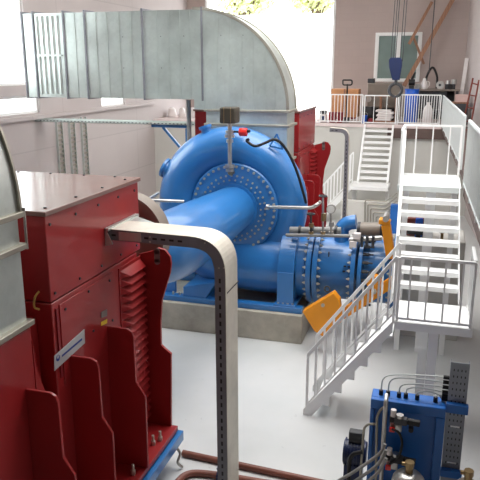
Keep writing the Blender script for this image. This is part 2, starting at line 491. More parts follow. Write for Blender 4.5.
def generator(d, near):
    d = V(d)
    def P(x, y, z): return V((x, y, z)) + d
    def B(m, x0, x1, y0, y1, z0, z1): return m.bx(x0 + d.x, x1 + d.x, y0 + d.y, y1 + d.y, z0 + d.z, z1 + d.z)
    lab = ('red generator standing in front beside the slotted cable tray' if near else
           'red generator half hidden behind the big blue spiral casing')
    g = thing('generator', (-4.9 + d.x, 5.5 + d.y, .35 + d.z), lab, 'generator')
    XF = -3.65
    B(MB(), -6.25, XF, 5.47, 7.62, 3.17, 4.08).build('upper_housing', 'red', g, bevel=.012)
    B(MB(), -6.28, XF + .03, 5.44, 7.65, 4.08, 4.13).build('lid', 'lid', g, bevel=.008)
    B(MB(), -6.25, XF, 5.47, 7.5, .6, 3.155).build('lower_housing', 'red', g, bevel=.012)
    yN = 2.6 if near else 4.35
    st = B(MB(), -6.25, XF, yN, 5.1, .6, 3.06); B(st, -6.2, XF - .18, 5.1, 5.47, .6, 3.0)
    st.build('stator_housing', 'red', g, bevel=.02)
    # curved gusset closing the gap beside the stator housing
    poly = [P(XF, 5.1, 2.9), P(XF, 5.13, 2.6), P(XF, 5.24, 2.3), P(XF, 5.44, 2.1), P(XF, 5.46, .62), P(XF, 5.1, .62)]
    MB().prism(poly, (-.1, 0, 0)).build('gusset', 'red', g)
    fins = []
    for y in FINS:
        p = [P(XF, y, .6), P(XF, y, 2.47), P(-3.38, y, 2.47), P(-3.32, y, 2.44), P(-3.295, y, 2.37), P(-3.29, y, 1.78), P(-3.17, y, 1.6), P(-3.17, y, .6)]
        fins.append(MB().prism(p, (0, .035, 0)).build('rib', 'red', g, bevel=.006))
    yE = 7.6
    px = [(152, 251), (158, 248), (165, 250), (170, 257), (171, 264), (170, 273), (162, 300), (160.5, 322), (161, 345), (165, 349), (171, 354), (171, 431)]
    e = [at(a, b, yE) + d for a, b in px]
    pol = [P(XF - .02, yE, .56), P(XF - .02, yE, 3.1)] + e + [V((e[-1].x, e[-1].y, .56 + d.z))]
    ep = MB().prism(pol, (0, .04, 0)).build('end_plate', 'red', g, bevel=.006)
    s0 = at(157, 256, yE - .006) + d
    sl = MB(); sl.cyl(s0 + V((0, .005, .07)), s0 + V((0, -.004, .07)), .04); sl.cyl(s0 + V((0, .005, -.08)), s0 + V((0, -.004, -.08)), .04); sl.bx(s0.x - .04, s0.x + .04, s0.y - .004, s0.y + .005, s0.z - .08, s0.z + .07)
    sl.build('lifting_slot', 'labgrey', ep)
    # louvred cover
    n = 21; lv = MB(); zt, zb = 3.05, .75
    yA, yB_ = 6.96, 7.58; ph = (zt - zb) / n
    B(lv, XF, XF + .012, yA, yB_, zb - .04, zt + .04)
    for k in range(n):                                   # pressed louvres, tapering out of the sheet at their near end
        za = zb + ph * k
        def sec(y, dp): return [P(XF + .01, y, za + ph * .98), P(XF + .012 + dp, y, za + ph * .12), P(XF + .01, y, za + ph * .04)]
        A_, B_, C_ = sec(yA + .02, .004), sec(yA + .16, .085), sec(yB_ - .01, .085)
        lv.hexa(A_, B_); lv.hexa(B_, C_)
    bmesh.ops.remove_doubles(lv.bm, verts=lv.bm.verts, dist=1e-5)
    lv.build('louvre_cover', 'red', g, smooth=False)
    # base flange with foot bolts
    B(MB(), XF - .1, -3.19, yN, 7.64, .53, .6).build('base_flange', 'red', g, bevel=.006)
    for (bx_, by_) in ((-3.33, 7.1), (-3.28, 7.22), (-3.3, 6.42), (-3.3, 5.4)):
        m = MB(); m.cyl(P(bx_, by_, .6), P(bx_, by_, .66), .032, 6); m.cyl(P(bx_, by_, .66), P(bx_, by_, .74), .018, 10)
        m.build('foot_bolt', 'bolt', g)
    B(MB(), -6.3, -3.13, yN, 7.7, .35, .5).build('base_rail', 'blue', g, bevel=.01)
    # access panel on the right face, screws, plates
    B(MB(), XF, XF + .012, 5.6, 6.82, 2.18, 3.1).build('access_panel', 'red', g, bevel=.004)
    B(MB(), XF + .001, XF + .016, 5.53, 5.565, 2.3, 3.08).build('panel_groove', 'maroon', g)
    sc = MB()
    for y in (5.55, 6.05, 6.55, 7.05, 7.5):
        for z in (3.25, 3.98): sc.cyl(P(XF, y, z), P(XF + .012, y, z), .016, 8)
    for y, z in ((5.7, 3.02), (6.7, 3.02), (6.2, 3.05), (6.25, 2.55), (6.72, 2.5)): sc.cyl(P(XF + .01, y, z), P(XF + .024, y, z), .016, 8)
    for y in (5.6, 6.2, 6.8, 7.4): sc.cyl(P(XF - .07, y, 4.13), P(XF - .07, y, 4.142), .016, 8)
    for x in (-3.95, -4.4, -4.9, -5.4, -5.9):
        for y in (5.52, 7.57): sc.cyl(P(x, y, 4.13), P(x, y, 4.142), .016, 8)
    sc.each('cover_screw', 'darkgrey', g)
    if near:
        q = [atx(a, b, XF + .016) for a, b in ((54, 371), (54, 356), (84, 329), (84.5, 343))]
        npl = MB().prism(q, (.006, 0, 0)).build('nameplate', 'silver', g, label='silver maker plate with a blue logo')
        q = [atx(a, b, XF + .0225) for a, b in ((62, 357), (62, 355), (82, 338), (82, 340))]
        lg = MB().prism(q, (.002, 0, 0)); c = atx(58, 358, XF + .0225); lg.cyl(c, c + V((.002, 0, 0)), .035, 20)
        lg.build('logo_mark', 'plateblue', npl)
        c = atx(58, 357, XF + .0247); MB().cyl(c, c + V((.001, 0, 0)), .018, 16).build('logo_dot', 'silver', npl)
        q = [atx(a, b, XF + .016) for a, b in ((101, 318), (101, 312), (107, 309), (107, 316))]
        MB().prism(q, (.003, 0, 0)).build('rating_label', 'labgrey', g)
        q = [atx(a, b, XF + .016) for a, b in ((101, 326), (101, 322), (107, 319), (107, 323))]
        MB().prism(q, (.003, 0, 0)).build('warning_label', 'labyellow', g)
        a = at(39.5, 296, 5.46)
        MB().hose([a + V((0, 0, .05)), a + V((-.02, -.05, 0)), a + V((-.03, -.06, -.1)), a + V((0, -.02, -.14))], .012).build('earth_lead', 'gold', g, label='gold coloured earth lead')
    return g


generator((0, 0, 0), True)
FD = V((.58, 9.7, .4))
generator(FD, False)
# plinths under both
one(MB().bx(-6.2, -3.5, 2.2, 7.75, 0, .348), 'concrete_plinth', 'concrete', 'low concrete plinth under the near red generator', 'plinth')
one(MB().bx(-5.7, -2.9, 14.1, 17.6, 0, .748), 'concrete_plinth', 'concrete', 'concrete plinth under the far red generator', 'plinth')


# ------------------------------------------------------------------ air ducts
def duct(d, near):
    d = V(d)
    XF = -3.65; y0, y1 = 4.3, 5.1; z0, z1 = 4.2, 6.38; R = 2.15
    xc = XF - .02 - R
    t = thing('air_duct', (XF - .5 + d.x, (y0 + y1) / 2 + d.y, 3.08 + d.z),
              'galvanised duct elbow in front rising off the near red generator' if near else 'large galvanised air duct with a quarter round elbow above the blue casing', 'duct')
    def P(x, y, z): return V((x, y, z)) + d
    def B(m, a, b, c, e, f, g): return m.bx(a + d.x, b + d.x, c + d.y, e + d.y, f + d.z, g + d.z)
    if near: y0 = 2.7
    XD = lambda px: at(px, 50, 14.0).x - .58
    yy0, yy1 = y0, y1
    XA = xc - .05                                      # inner edge of the elbow mouth
    arc = [(xc + R * math.cos(a), z0 + R * math.sin(a)) for a in [PI / 2 * k / 24 for k in range(25)]]
    XI = xc if True else 0
    body = MB().prism([P(XI, yy0, z0)] + [P(x, yy0, z) for x, z in arc], (0, yy1 - yy0, 0))
    body.build('elbow', 'galv', t)
    for ya in (yy0 - .012, yy1 - .018):
        rim = MB()
        o = [P(xc + (R + .03) * math.cos(a), ya, z0 + (R + .03) * math.sin(a)) for a in [PI / 2 * k / 24 for k in range(25)]]
        i = [P(xc + (R - .03) * math.cos(a), ya, z0 + (R - .03) * math.sin(a)) for a in [PI / 2 * k / 24 for k in range(25)]]
        for k in range(24): rim.prism([o[k], o[k + 1], i[k + 1], i[k]], (0, .03, 0))
        rim.build('elbow_rim', 'galvdull', t)
    sm = MB(); k = 0
    for fx in (.12, .26, .4, .52, .64, .76, .87):
        h = R * math.sqrt(1 - fx * fx) - .04
        B(sm, xc + fx * R - .008, xc + fx * R + .008, yy0 - .012, yy0 + .002, z0 + .02, z0 + h)
    sm.each('standing_seam', 'galv', t)
    if near:
        # seams round the outer skin of the near elbow
        sm = MB()
        for ya in (3.3, 3.9, 4.5):
            o = [P(xc + (R + .015) * math.cos(a), ya, z0 + (R + .015) * math.sin(a)) for a in [PI / 2 * k / 24 for k in range(25)]]
            i = [P(xc + (R - .01) * math.cos(a), ya, z0 + (R - .01) * math.sin(a)) for a in [PI / 2 * k / 24 for k in range(25)]]
            for k in range(24): sm.prism([o[k], o[k + 1], i[k + 1], i[k]], (0, .012, 0))
        sm.each('skin_seam', 'galv', t)
    # mouth collar down to the generator
    XC = (xc - .2) if near else XD(205)
    B(MB(), XC, XF - .03, yy0 + .02, yy1 - .02, 3.1, z0).build('collar', 'galv', t)
    fl = MB()
    for z in (z0 - .02, z0 - .33, 3.1):
        B(fl, XC - .04, XF + .03, yy0 - .03, yy1 + .03, z - .025, z + .03)
    fl.each('collar_flange', 'galvdull', t, bevel=.008)
    if near:
        MB().cyl(P(XF + .02, 5.12, z0 - .36), P(XF + .02, 5.12, z0 + .04), .013).build('tie_rod', 'steel', t)
    # horizontal run to the left
    XW = XD(24)
    zc0 = z0
    zb, zt = 4.42, z0 + R
    B(MB(), XW, xc, yy0 + .01, yy1 - .01, zb, zt - .02).build('duct_run', 'galv', t)
    fl = MB()
    for x in (XD(202), XD(143), XD(86), XD(65), XD(35), XD(24)):
        B(fl, x - .02, x + .02, yy0 - .02, yy1 + .02, zb - .03, zt + .03)
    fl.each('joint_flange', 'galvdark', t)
    if not near:
        sm = MB()
        for x in [XD(q) for q in (190, 180, 169, 157, 132, 120, 108, 97, 76)]: B(sm, x - .007, x + .007, yy0 - .004, yy0 + .012, zb + .01, zt - .03)
        sm.each('standing_seam', 'galv', t)
        lo = MB(); xa, xb = XD(37), XD(62)
        for k in range(5):
            x = xa + (xb - xa) * k / 5 + .05
            lo.cyl(P(x, yy0 + .02, zb + .08), P(x, yy0 + .02, zt - .08), .045, 12)
        B(lo, xa, xb, yy0 - .045, yy0 + .01, (zb + zt) / 2 - .02, (zb + zt) / 2 + .02)
        lo.build('fluted_panel', 'galv', t)
        sc = MB()
        for x in [XD(q) for q in (161, 184, 123, 221, 243)]:
            for z in (5.1, 5.78): sc.cyl(P(x, yy0 - .006, z), P(x, yy0 + .012, z), .009, 8)
        sc.each('rivet', 'darkgrey', t)
    return t


duct((0, 0, 0), True)
duct(FD, False)
a = at(188.5, 100, 14.4)
one(MB().cyl((a.x, 14.4, 3.465), (a.x, 14.4, 4.785), .055, 14), 'support_pole', 'grey', 'slim grey pole carrying the straight run of the large duct', 'pole')

# ================================================================== TURBINE
TC = V((-4.1, 13.2, 2.66))
tb = thing('turbine', (TC.x, TC.y, .62), 'huge blue spiral turbine casing with a bolted round cover', 'turbine')
N = 72; pts = []; rad = []
for k in range(N + 1):
    f = k / N; ph = math.radians(-12 + 338 * f)          # from the inlet at the bottom, clockwise over the top
    a_ = .67 - .15 * min(1, max(0, f) / .28) if f < .28 else .52 - .16 * (f - .28) / .72
    ro = 1.91 - .25 * min(1, f / .27) if f < .27 else 1.66 - .02 * (f - .27)
    q = ro - a_
    pts.append(TC + V((-math.sin(ph) * q, 0, -math.cos(ph) * q))); rad.append(a_)
sp = MB().sweep([V((-2.35, 13.2, 1.42)), V((-2.9, 13.2, 1.42)), V((-3.4, 13.2, 1.42))] + pts[3:], [.67, .67, .67] + rad[3:], 36)
sp.build('spiral_casing', 'blue', tb)
TD = TC + V((.17, 0, 0))
MB().lathe([(.9, -.3), (1.12, -.2), (1.2, .1), (1.12, .3), (0.01, .3), (0.01, -.3)], TD, (0, 1, 0), 64).build('stay_ring', 'blue', tb)
MB().lathe([(0.01, -.44), (.62, -.49), (.74, -.46), (.92, -.45), (.94, -.43), (.96, -.2), (0.01, -.2)], TD, (0, 1, 0), 72).build('head_cover', 'blue', tb)


def bolts(o, axis, r, n, size, h, ph=0.0, hexn=6):
    m = MB(); o = V(o); d = V(axis).normalized(); u = V((0, 0, 1)) if abs(d.z) < .9 else V((1, 0, 0)); a = d.cross(u).normalized(); b = d.cross(a)
    for i in range(n):
        t = 2 * PI * i / n + ph; p = o + (a * math.cos(t) + b * math.sin(t)) * r
        m.lathe([(size, 0), (size, h), (size * .5, h), (size * .5, h * 1.7)], p, d, hexn)
    return m


bolts(TD + V((0, -.45, 0)), (0, -1, 0), .875, 42, .03, .03).each('cover_bolt', 'bolt', tb)
bolts(TD + V((0, -.465, 0)), (0, -1, 0), .69, 36, .024, .03, .05).each('hub_bolt', 'bolt', tb)
bolts(TD + V((0, -.485, 0)), (0, -1, 0), .6, 30, .02, .03, .02).each('neck_bolt', 'bolt', tb)
for ang, r_, l_ in ((296, .22, .0), (341, .14, .06)):                                   # stub lugs on the outside of the casing
    t = math.radians(ang); dr = V((math.sin(t), 0, math.cos(t)))
    p = TC + dr * 1.62 + V((0, -.1, 0))
    m = MB(); m.cyl(p - dr * .16, p + dr * (.02 + l_), r_ * .8, 24); m.cyl(p + dr * (.02 + l_), p + dr * (.08 + l_), r_, 24)
    m.build('inspection_stub', 'blue', tb)
# saddle support and base channels
m = MB(); m.lathe([(.67, -.17), (.8, -.17), (.8, .17), (.67, .17)], (-2.72, 13.2, 1.42), (1, 0, 0), 40, True)
for s in (-1, 1): m.bx(-2.89, -2.55, 13.2 + s * .74 - .07, 13.2 + s * .74 + .07, .74, 1.46)
m.bx(-2.95, -2.49, 12.34, 14.02, .72, .78)
m.build('pipe_saddle', 'blue', tb, bevel=.008)
m = MB()
for y in (12.42, 13.8): m.bx(-6.3, -2.35, y - .1, y + .1, .62, .74)
m.bx(-6.3, -6.1, 12.52, 13.7, .62, .74); m.bx(-4.6, -4.4, 12.52, 13.7, .62, .74)
m.build('base_frame', 'blue', tb, bevel=.008)
m = MB()
for x in (-5.2, -5.05, -2.86, -2.76, -2.66, -2.56): m.cyl((x, 12.4, .74), (x, 12.4, .81), .025, 6)
m.each('anchor_bolt', 'bolt', tb)
m = MB(); m.prism([(-4.95, 12.36, .74), (-4.45, 12.36, .74), (-4.2, 12.36, 1.12), (-4.95, 12.36, .95)], (0, .9, 0))
m.build('foot_wedge', 'blue', tb)
m = MB()
for y in (12.55, 13.75): m.bx(-5.75, -5.2, y - .04, y + .04, .74, 2.1)
m.each('casing_leg', 'blue', tb)
one(MB().bx(-6.6, -2.32, 12.22, 13.93, 0, .618), 'concrete_plinth', 'concrete', 'raw concrete plinth under the blue spiral casing', 'plinth', bevel=.015)
# inlet pipe with flanges
ip = thing('inlet_pipe', (-1.8, 13.2, .72), 'fat blue inlet pipe with bolted flanges on the right of the spiral casing', 'pipe')
MB().cyl((-2.2, 13.2, 1.42), (-1.42, 13.2, 1.42), .655, 48).build('pipe_shell', 'blue', ip)
for x, w_ in ((-2.27, .1), (-2.14, .1), (-1.38, .09)):
    MB().ring((x, 13.2, 1.42), (1, 0, 0), .56, .79, w_, 56).build('flange', 'blue', ip, bevel=.006)
bolts((-2.32, 13.2, 1.42), (-1, 0, 0), .735, 28, .03, .04).each('flange_bolt', 'bolt', ip)
bolts((-2.09, 13.2, 1.42), (1, 0, 0), .735, 28, .03, .04).each('flange_bolt', 'bolt', ip)
bolts((-1.425, 13.2, 1.42), (-1, 0, 0), .735, 28, .03, .04).each('flange_bolt', 'bolt', ip)
m = MB()
for px, py in ((345, 266), (349, 266.5), (344, 271), (349, 271.5)):
    p = at(px, py, 12.57); m.bx(p.x - .025, p.x + .025, 12.535, 12.57, p.z - .012, p.z + .012)
p = at(329, 254, 12.57); m.bx(p.x - .01, p.x + .01, 12.53, 12.58, p.z - .05, p.z + .05)
m.each('stencil_mark', 'dark', ip)
# butterfly valve
bv = thing('butterfly_valve', (-.95, 13.2, .7), 'blue butterfly valve between inlet pipe and white block', 'valve')
MB().lathe([(.6, -.30), (.66, -.28), (.66, .28), (.6, .30)], (-.92, 13.2, 1.42), (1, 0, 0), 48).build('valve_body', 'blue', bv)
for x in (-1.24, -.58): MB().ring((x, 13.2, 1.42), (1, 0, 0), .55, .79, .08, 56).build('flange', 'blue', bv, bevel=.006)
bolts((-1.198, 13.2, 1.42), (1, 0, 0), .735, 26, .036, .12).each('flange_bolt', 'darkgrey', bv)
bolts((-.625, 13.2, 1.42), (-1, 0, 0), .735, 26, .034, .05).each('flange_bolt', 'bolt', bv)
MB().cyl((-.92, 12.3, 1.5), (-.92, 12.7, 1.5), .16, 24).build('shaft_hub', 'darkgrey', bv)
MB().cyl((-.538, 13.2, 1.42), (-.515, 13.2, 1.42), .7, 40).build('blank_cover', 'blue', bv)
# yellow closing weight and its lever
c = [at(*q, 12.1) for q in ((304.5, 308), (335, 289.5), (341, 297), (343, 318), (325, 333), (316, 327))]
MB().prism(c, (0, -.22, 0)).build('closing_weight', 'yellow', bv, bevel=.012, label='yellow closing weight')
m = MB(); a0, b0 = at(336, 319, 12.15), at(398, 279, 12.15)
m.bar(a0 + V((0, .06, 0)), b0 + V((0, .06, 0)), .07, .2, (0, 0, 1)); m.cyl((-.92, 12.1, 1.5), (-.92, 12.3, 1.5), .14, 20)
m.build('lever_arm', 'yellow', bv, bevel=.01, label='yellow lever arm')
p = at(323, 305, 11.88); MB().cyl(p, p + V((0, -.03, 0)), .035, 16).build('weight_bolt', 'bolt', bv)
p = at(327, 294, 12.0); MB().ring(p + V((0, 0, .1)), (.3, 1, 0), .045, .07, .025, 20).build('lifting_eye', 'darkgrey', bv)
p = at(374, 291, 12.08); MB().cyl(p, p + V((0, -.05, 0)), .05, 16).build('lever_pin', 'bolt', bv)
# yellow servo arm standing up behind
p0, p1 = at(391, 258, 12.6), at(386, 224, 12.6)
m = MB(); m.bar(p0, p1, .17, .2, (0, 1, 0)); m.bar(p1 + V((-.03, 0, 0)), p1 + (p1 - p0).normalized() * .1, .22, .22, (0, 1, 0))
m.build('servo_arm', 'yellow', bv, bevel=.015, label='yellow upright servo arm')
MB().cyl(p1 + V((0, -.2, .14)), p1 + V((0, .2, .14)), .06, 16).build('servo_pin', 'steel', bv)
# white thrust block swallowing the pipe
one(MB().bx(-.5, .75, 13.3, 14.4, 0, 2.12), 'thrust_block', 'wallp', 'white painted concrete block behind the near stairs', 'block', bevel=.02)
# draft tube running towards the camera
dt = thing('draft_tube', (-4.05, 11, .0), 'fat blue pipe running from the cover of the spiral casing towards the front', 'pipe')
cz = 2.66
path = [(-3.93, 12.70, cz), (-3.94, 12.2, cz), (-4.0, 10.6, cz), (-4.04, 9.7, cz)]
el = [(-4.05 - .6 + .6 * math.cos(t), 9.7 - .6 * math.sin(t), cz) for t in [PI / 2 * k / 10 for k in range(1, 11)]]
MB().sweep(path + el + [(-6.6, 9.1, cz)], [.47, .49, .55, .575] + [.575] * 11, 44).build('pipe_shell', 'blue', dt)
MB().ring((-3.93, 12.69, cz), (0, 1, 0), .45, .53, .04, 48).build('neck_flange', 'blue', dt)
MB().bx(-6.75, -6.6, 8.5, 10.0, 0, 3.5).build('end_block', 'blue', dt)
m = MB()
for px in (228.5, 233.5):
    p0, p1 = at(px, 217, 10.9), at(px + .5, 224, 10.9)
    n0 = V((.62, -.0, .3)).normalized()
    for q0, q1 in ((p0, p1),):
        c0 = V((-4.05, q0.y, cz)); 
        def onp(q):
            dd = V((q.x - c0.x, 0, q.z - c0.z)).normalized(); return V((c0.x, q.y, c0.z)) + dd * .585
        m.bar(onp(q0), onp(q1), .02, .012)
m.each('stencil_mark', 'dark', dt)
gc = at(125, 236, 8.25)
sg = thing('shaft_guard', (gc.x, 8.35, 0), 'grey round guard between near red generator and blue pipe', 'guard')
MB().lathe([(0.01, .1), (.5, .1), (.52, 0), (.62, 0), (.62, .28), (.55, .3), (0.01, .3)], (gc.x, 8.2, gc.z), (0, 1, 0), 56).build('drum', 'cylgrey', sg)
MB().bx(gc.x - .4, gc.x + .3, 8.25, 8.45, 0, gc.z - .5).build('stand', 'cylgrey', sg)

# vent column on top of the cover
vc = thing('vent_stem', (at(230, 190, 12.5).x, 12.5, 2.6), 'steel vent stem with a dark silencer standing on the casing cover', 'valve')
X = vc.location.x; z_s0, z_s1 = at(229, 123, 12.5).z, at(229, 107, 12.5).z
m = MB(); hw = .165
m.bx(X - hw, X + hw, 12.5 - hw, 12.5 + hw, z_s0, z_s1); m.build('silencer', 'olive', vc, bevel=.03)
m = MB()
for s in (-1, 1): m.bx(X + s * .07 - .006, X + s * .07 + .006, 12.5 - hw - .006, 12.5 - hw, z_s0, z_s1)
m.each('silencer_rib', 'copper', vc)
zz = at(229, 172, 12.5).z
MB().cyl((X, 12.5, zz), (X, 12.5, z_s0), .042, 18).build('stem', 'steel', vc)
m = MB()
for py, r in ((132, .085), (136, .1), (141, .07), (166, .1), (170, .085)):
    z = at(229, py, 12.5).z; m.cyl((X, 12.5, z - .03), (X, 12.5, z + .03), r, 20)
m.each('coupling', 'steel', vc)
MB().tube([(X, 12.5, zz + .05), (X, 12.5, zz - .03), (X, 12.68, zz - .03)], .05, .05).build('foot_elbow', 'copper', vc)
zr = at(240, 132, 12.5).z; m = MB(); m.cyl((X + .06, 12.5, zr), (X + .2, 12.5, zr), .02); m.build('sensor_stub', 'dark', vc)
m = MB(); m.cyl((X + .2, 12.5, zr), (X + .36, 12.5, zr), .085, 8); m.build('sensor_head', 'redknob', vc, bevel=.015, label='red sensor head')
m = MB(); m.cyl((X + .36, 12.5, zr + .02), (X + .42, 12.5, zr + .02), .03); m.build('sensor_gland', 'dark', vc)
cps = [(249, 139), (247, 141), (255, 146), (265, 143), (274, 139.5), (282, 144), (291, 158), (298, 175), (303, 192), (306, 203)]
ys = [12.5, 12.5, 12.48, 12.5, 12.55, 12.6, 12.68, 12.72, 12.8, 12.9]
one(MB().hose([at(*q, y) for q, y in zip(cps, ys)], .028), 'sensor_cable', 'dark', 'black cable drooping from the red sensor head across the casing', 'cable')
# bracket triangle on the casing shoulder
p = [at(270, 146, 12.9), at(283, 149, 12.9), at(277, 134, 12.9)]
m = MB(); [m.bar(p[i], p[(i + 1) % 3], .05, .03) for i in (0, 1, 2)]; m.build('shoulder_bracket', 'blue', tb)
# thin drain pipe with valve at the right side of the cover
dp = thing('drain_pipe', at(268, 208, 12.5), 'thin steel pipe reaching from the cover to a small valve', 'pipe')
MB().tube([at(267, 207, 12.66), at(269, 207, 12.4), at(312, 208, 12.3), at(318, 204, 12.3), at(320, 202, 12.5)], .035, .15).build('pipe_shell', 'steel', dp)
m = MB(); p = at(268, 207, 12.5); m.cyl(p - V((.03, 0, 0)), p + V((.03, 0, 0)), .06, 14); m.build('union', 'steel', dp)


def small_valve(px, py0, py1, y, label, mat='steel', gauge=False):
    a, b = at(px, py1, y), at(px, py0, y)
    t = thing('gauge_stand' if gauge else 'stop_valve', a, label, 'gauge' if gauge else 'valve')
    MB().cyl(a, b, .022, 12).build('stem', mat, t)
    h = b.z - a.z
    m = MB(); m.cyl(a + V((0, 0, h * .35)), a + V((0, 0, h * .55)), .05, 10); m.cyl(a, a + V((0, 0, .05)), .05, 10)
    m.each('body', 'copper' if not gauge else 'steel', t)
    if gauge:
        MB().cyl(b + V((0, .04, .06)), b + V((0, -.04, .06)), .09, 20).build('dial_case', 'steel', t)
        MB().cyl(b + V((0, -.04, .06)), b + V((0, -.045, .06)), .075, 20).build('dial_face', 'glassgrey', t)
    else:
        m = MB(); m.ring(b, (0, 0, 1), .06, .085, .025, 16); m.bar(b - V((.07, 0, 0)), b + V((.07, 0, 0)), .015, .015); m.build('hand_wheel', 'darkgrey', t)
    return t


small_valve(323, 196, 234, 12.39, 'small stop valve at the end of the thin drain pipe')
small_valve(331, 212, 234, 12.39, 'small round gauge right of the stop valve', gauge=True)
small_valve(311, 214, 234, 12.39, 'low stop valve tucked against the red generator edge', 'darkgrey')
# service pipes along the top of the inlet pipe
sv = thing('service_pipe', at(330, 232, 12.9), 'grey pipe bundle lying above the blue inlet pipe', 'pipe')
MB().cyl(at(290, 230, 12.7), at(341, 230.5, 12.7), .07, 16).build('large_line', 'grey', sv)
MB().cyl(at(286, 235, 12.5), at(350, 236, 12.5), .035, 12).build('small_line', 'grey', sv)
m = MB()
for px in (300, 313, 336): p = at(px, 230.3, 12.7); m.ring(p, (1, 0, 0), .06, .1, .05, 16)
m.each('clamp', 'darkgrey', sv)
MB().tube([at(341, 245, 13.1), at(342, 227, 13.1), at(349, 222.5, 13.1), at(356.3, 222, 13.1)], .15, .3, 18).build('bypass', 'blue', ip)
cy = thing('oil_cylinder', at(370, 234, 12.9), 'warm grey horizontal cylinder above the butterfly valve', 'cylinder')
MB().cyl(at(359, 229, 12.9), at(382, 229.5, 12.9), .135, 28).build('barrel', 'cylgrey', cy, bevel=.01)
m = MB()
for px in (359, 382): p = at(px, 229.2, 12.9); m.cyl(p - V((.03, 0, 0)), p + V((.03, 0, 0)), .15, 28)
m.each('end_cap', 'darkgrey', cy)
vm = thing('valve_manifold', at(368, 245, 12.6), 'small steel manifold with white blocks on top of the valve', 'manifold')
MB().cyl(at(350, 240, 12.6), at(382, 238, 12.6), .05, 14).build('rail_pipe', 'steel', vm)
m = MB()
for px, py in ((353, 244), (357, 236)): p = at(px, py, 12.55); m.bx(p.x - .07, p.x + .07, 12.5, 12.62, p.z - .06, p.z + .06)
m.each('white_block', 'plastic', vm, bevel=.01)
m = MB()
for px in (362, 367, 373): p = at(px, 242, 12.55); m.cyl(p - V((0, 0, .1)), p + V((0, 0, .12)), .03, 10)
m.each('fitting', 'darkgrey', vm)
# bits of machinery seen between the upper treads
mc = thing('pump_unit', at(413, 236, 13.3), 'small red and blue pump unit glimpsed between the stair treads', 'pump')
ZT = 2.125
MB().bx(-.42, .05, 13.55, 13.95, ZT, ZT + .38).build('red_body', 'rust', mc, bevel=.02)
MB().bx(-.25, -.1, 13.47, 13.54, ZT, ZT + .4).build('blue_housing', 'bluep', mc, bevel=.02)
m = MB(); m.cyl((-.4, 13.4, ZT + .12), (.05, 13.4, ZT + .12), .05); m.cyl((-.18, 13.4, ZT), (-.18, 13.4, ZT + .26), .045); m.cyl((-.05, 13.38, ZT), (-.05, 13.38, ZT + .22), .04)
m.each('valve_cluster', 'darkgrey', mc)
for px, lab in ((443, 'small brass tap on the white block, the left of two'), (452, 'small brass tap on the white block, the right of two')):
    p = at(px, 224, 13.4); t = thing('brass_tap', (p.x, 13.4, ZT), lab, 'tap')
    MB().cyl((p.x, 13.4, ZT), (p.x, 13.4, ZT + .14), .03, 12).build('body', 'copper', t)
    MB().bar((p.x - .06, 13.4, ZT + .16), (p.x + .06, 13.4, ZT + .16), .03, .025).build('handle', 'dark', t)

# ================================================================== STAIRS AND RAILINGS
def bal_line(t, p0, p1, n, h, name='baluster', r=.012, mat='white', base=.0, ends=True):
    """n upright bars standing along p0..p1"""
    p0, p1 = V(p0), V(p1)
    src = None
    for i in range(n):
        f = (i + .5) / n if not ends else i / (n - 1)
        p = p0.lerp(p1, f)
        if src is None:
            src = MB().bx(p.x - r, p.x + r, p.y - r, p.y + r, p.z + base, p.z + h).build(name, mat, t); q0 = p
        else: copy_part(src, t, p - q0)


def flight(name, label, a, b, wdir, width, n, label_cat='stairs', rails=(0, 1), nb=8, rail_h=1.0, mat='white', string_h=.24, td=None, brackets=False, st_t=.012):
    """flight from foot a to head b (points on the near stringer), treads reaching `width` along wdir"""
    a, b, wd = V(a), V(b), V(wdir).normalized()
    run = V((b.x - a.x, b.y - a.y, 0)); L = run.length; rd = run / L; H = b.z - a.z
    t = thing(name, a, label, label_cat)
    for s in (0, 1):
        o = wd * (width * s)
        poly = [a + o, a + o + rd * (string_h * .75), b + o + V((0, 0, -string_h)), b + o, a + o + V((0, 0, .1))]
        if brackets:
            for i in range(1, n - 1):
                q = a + o + rd * (L * i / n + .23) + V((0, 0, H * i / n - .036)) - wd * (.003 if s == 0 else -.003)
                MB().prism([q - rd * .13, q, q + V((0, 0, .17)), q + V((0, 0, .19)) - rd * .04, q - rd * .13 + V((0, 0, .04))], wd * (.01 if s == 0 else -.01)).build('tread_bracket', mat, t)
        MB().prism(poly, wd * (st_t if s == 0 else -st_t)).build('stringer', mat, t)
    td = td or L / n + .012
    src = None
    for i in range(1, n):
        z = a.z + H * i / n; c = a + rd * (L * i / n)
        c = V((c.x, c.y, z))
        if src is None:
            p = [c + wd * .014, c + wd * (width - .014), c + wd * (width - .014) + rd * td, c + wd * .014 + rd * td]
            m = MB().prism(p, (0, 0, -.035)); q = [p[0], p[1], p[1] + rd * .012, p[0] + rd * .012]; m.prism([v + V((0, 0, -.035)) for v in q], (0, 0, -.045))
            src = m.build('tread', mat, t); c0 = c
        else: copy_part(src, t, c - c0)
    for s in rails:
        o = wd * (width * s + (.034 if s == 0 else -.034))
        A, B = a + o + V((0, 0, .12)), b + o
        A = a + o + rd * .05 + V((0, 0, .06)); 
        MB().bar(A + V((0, 0, rail_h)), B + V((0, 0, rail_h)), .045, .05).build('handrail', mat, t)
        MB().bar(A + V((0, 0, .12)) + (B - A) * .0, B + V((0, 0, .12)), .02, .025).build('bottom_rail', mat, t)
        MB().bx(A.x - .02, A.x + .02, A.y - .02, A.y + .02, a.z + .002, A.z + rail_h).build('rail_post', mat, t)
        MB().bx(B.x - .02, B.x + .02, B.y - .02, B.y + .02, B.z - .05, B.z + rail_h).build('rail_post', mat, t)
        bal_line(t, A.lerp(B, .1), A.lerp(B, .93), nb, rail_h, r=.015, base=.12, mat=mat)
    return t


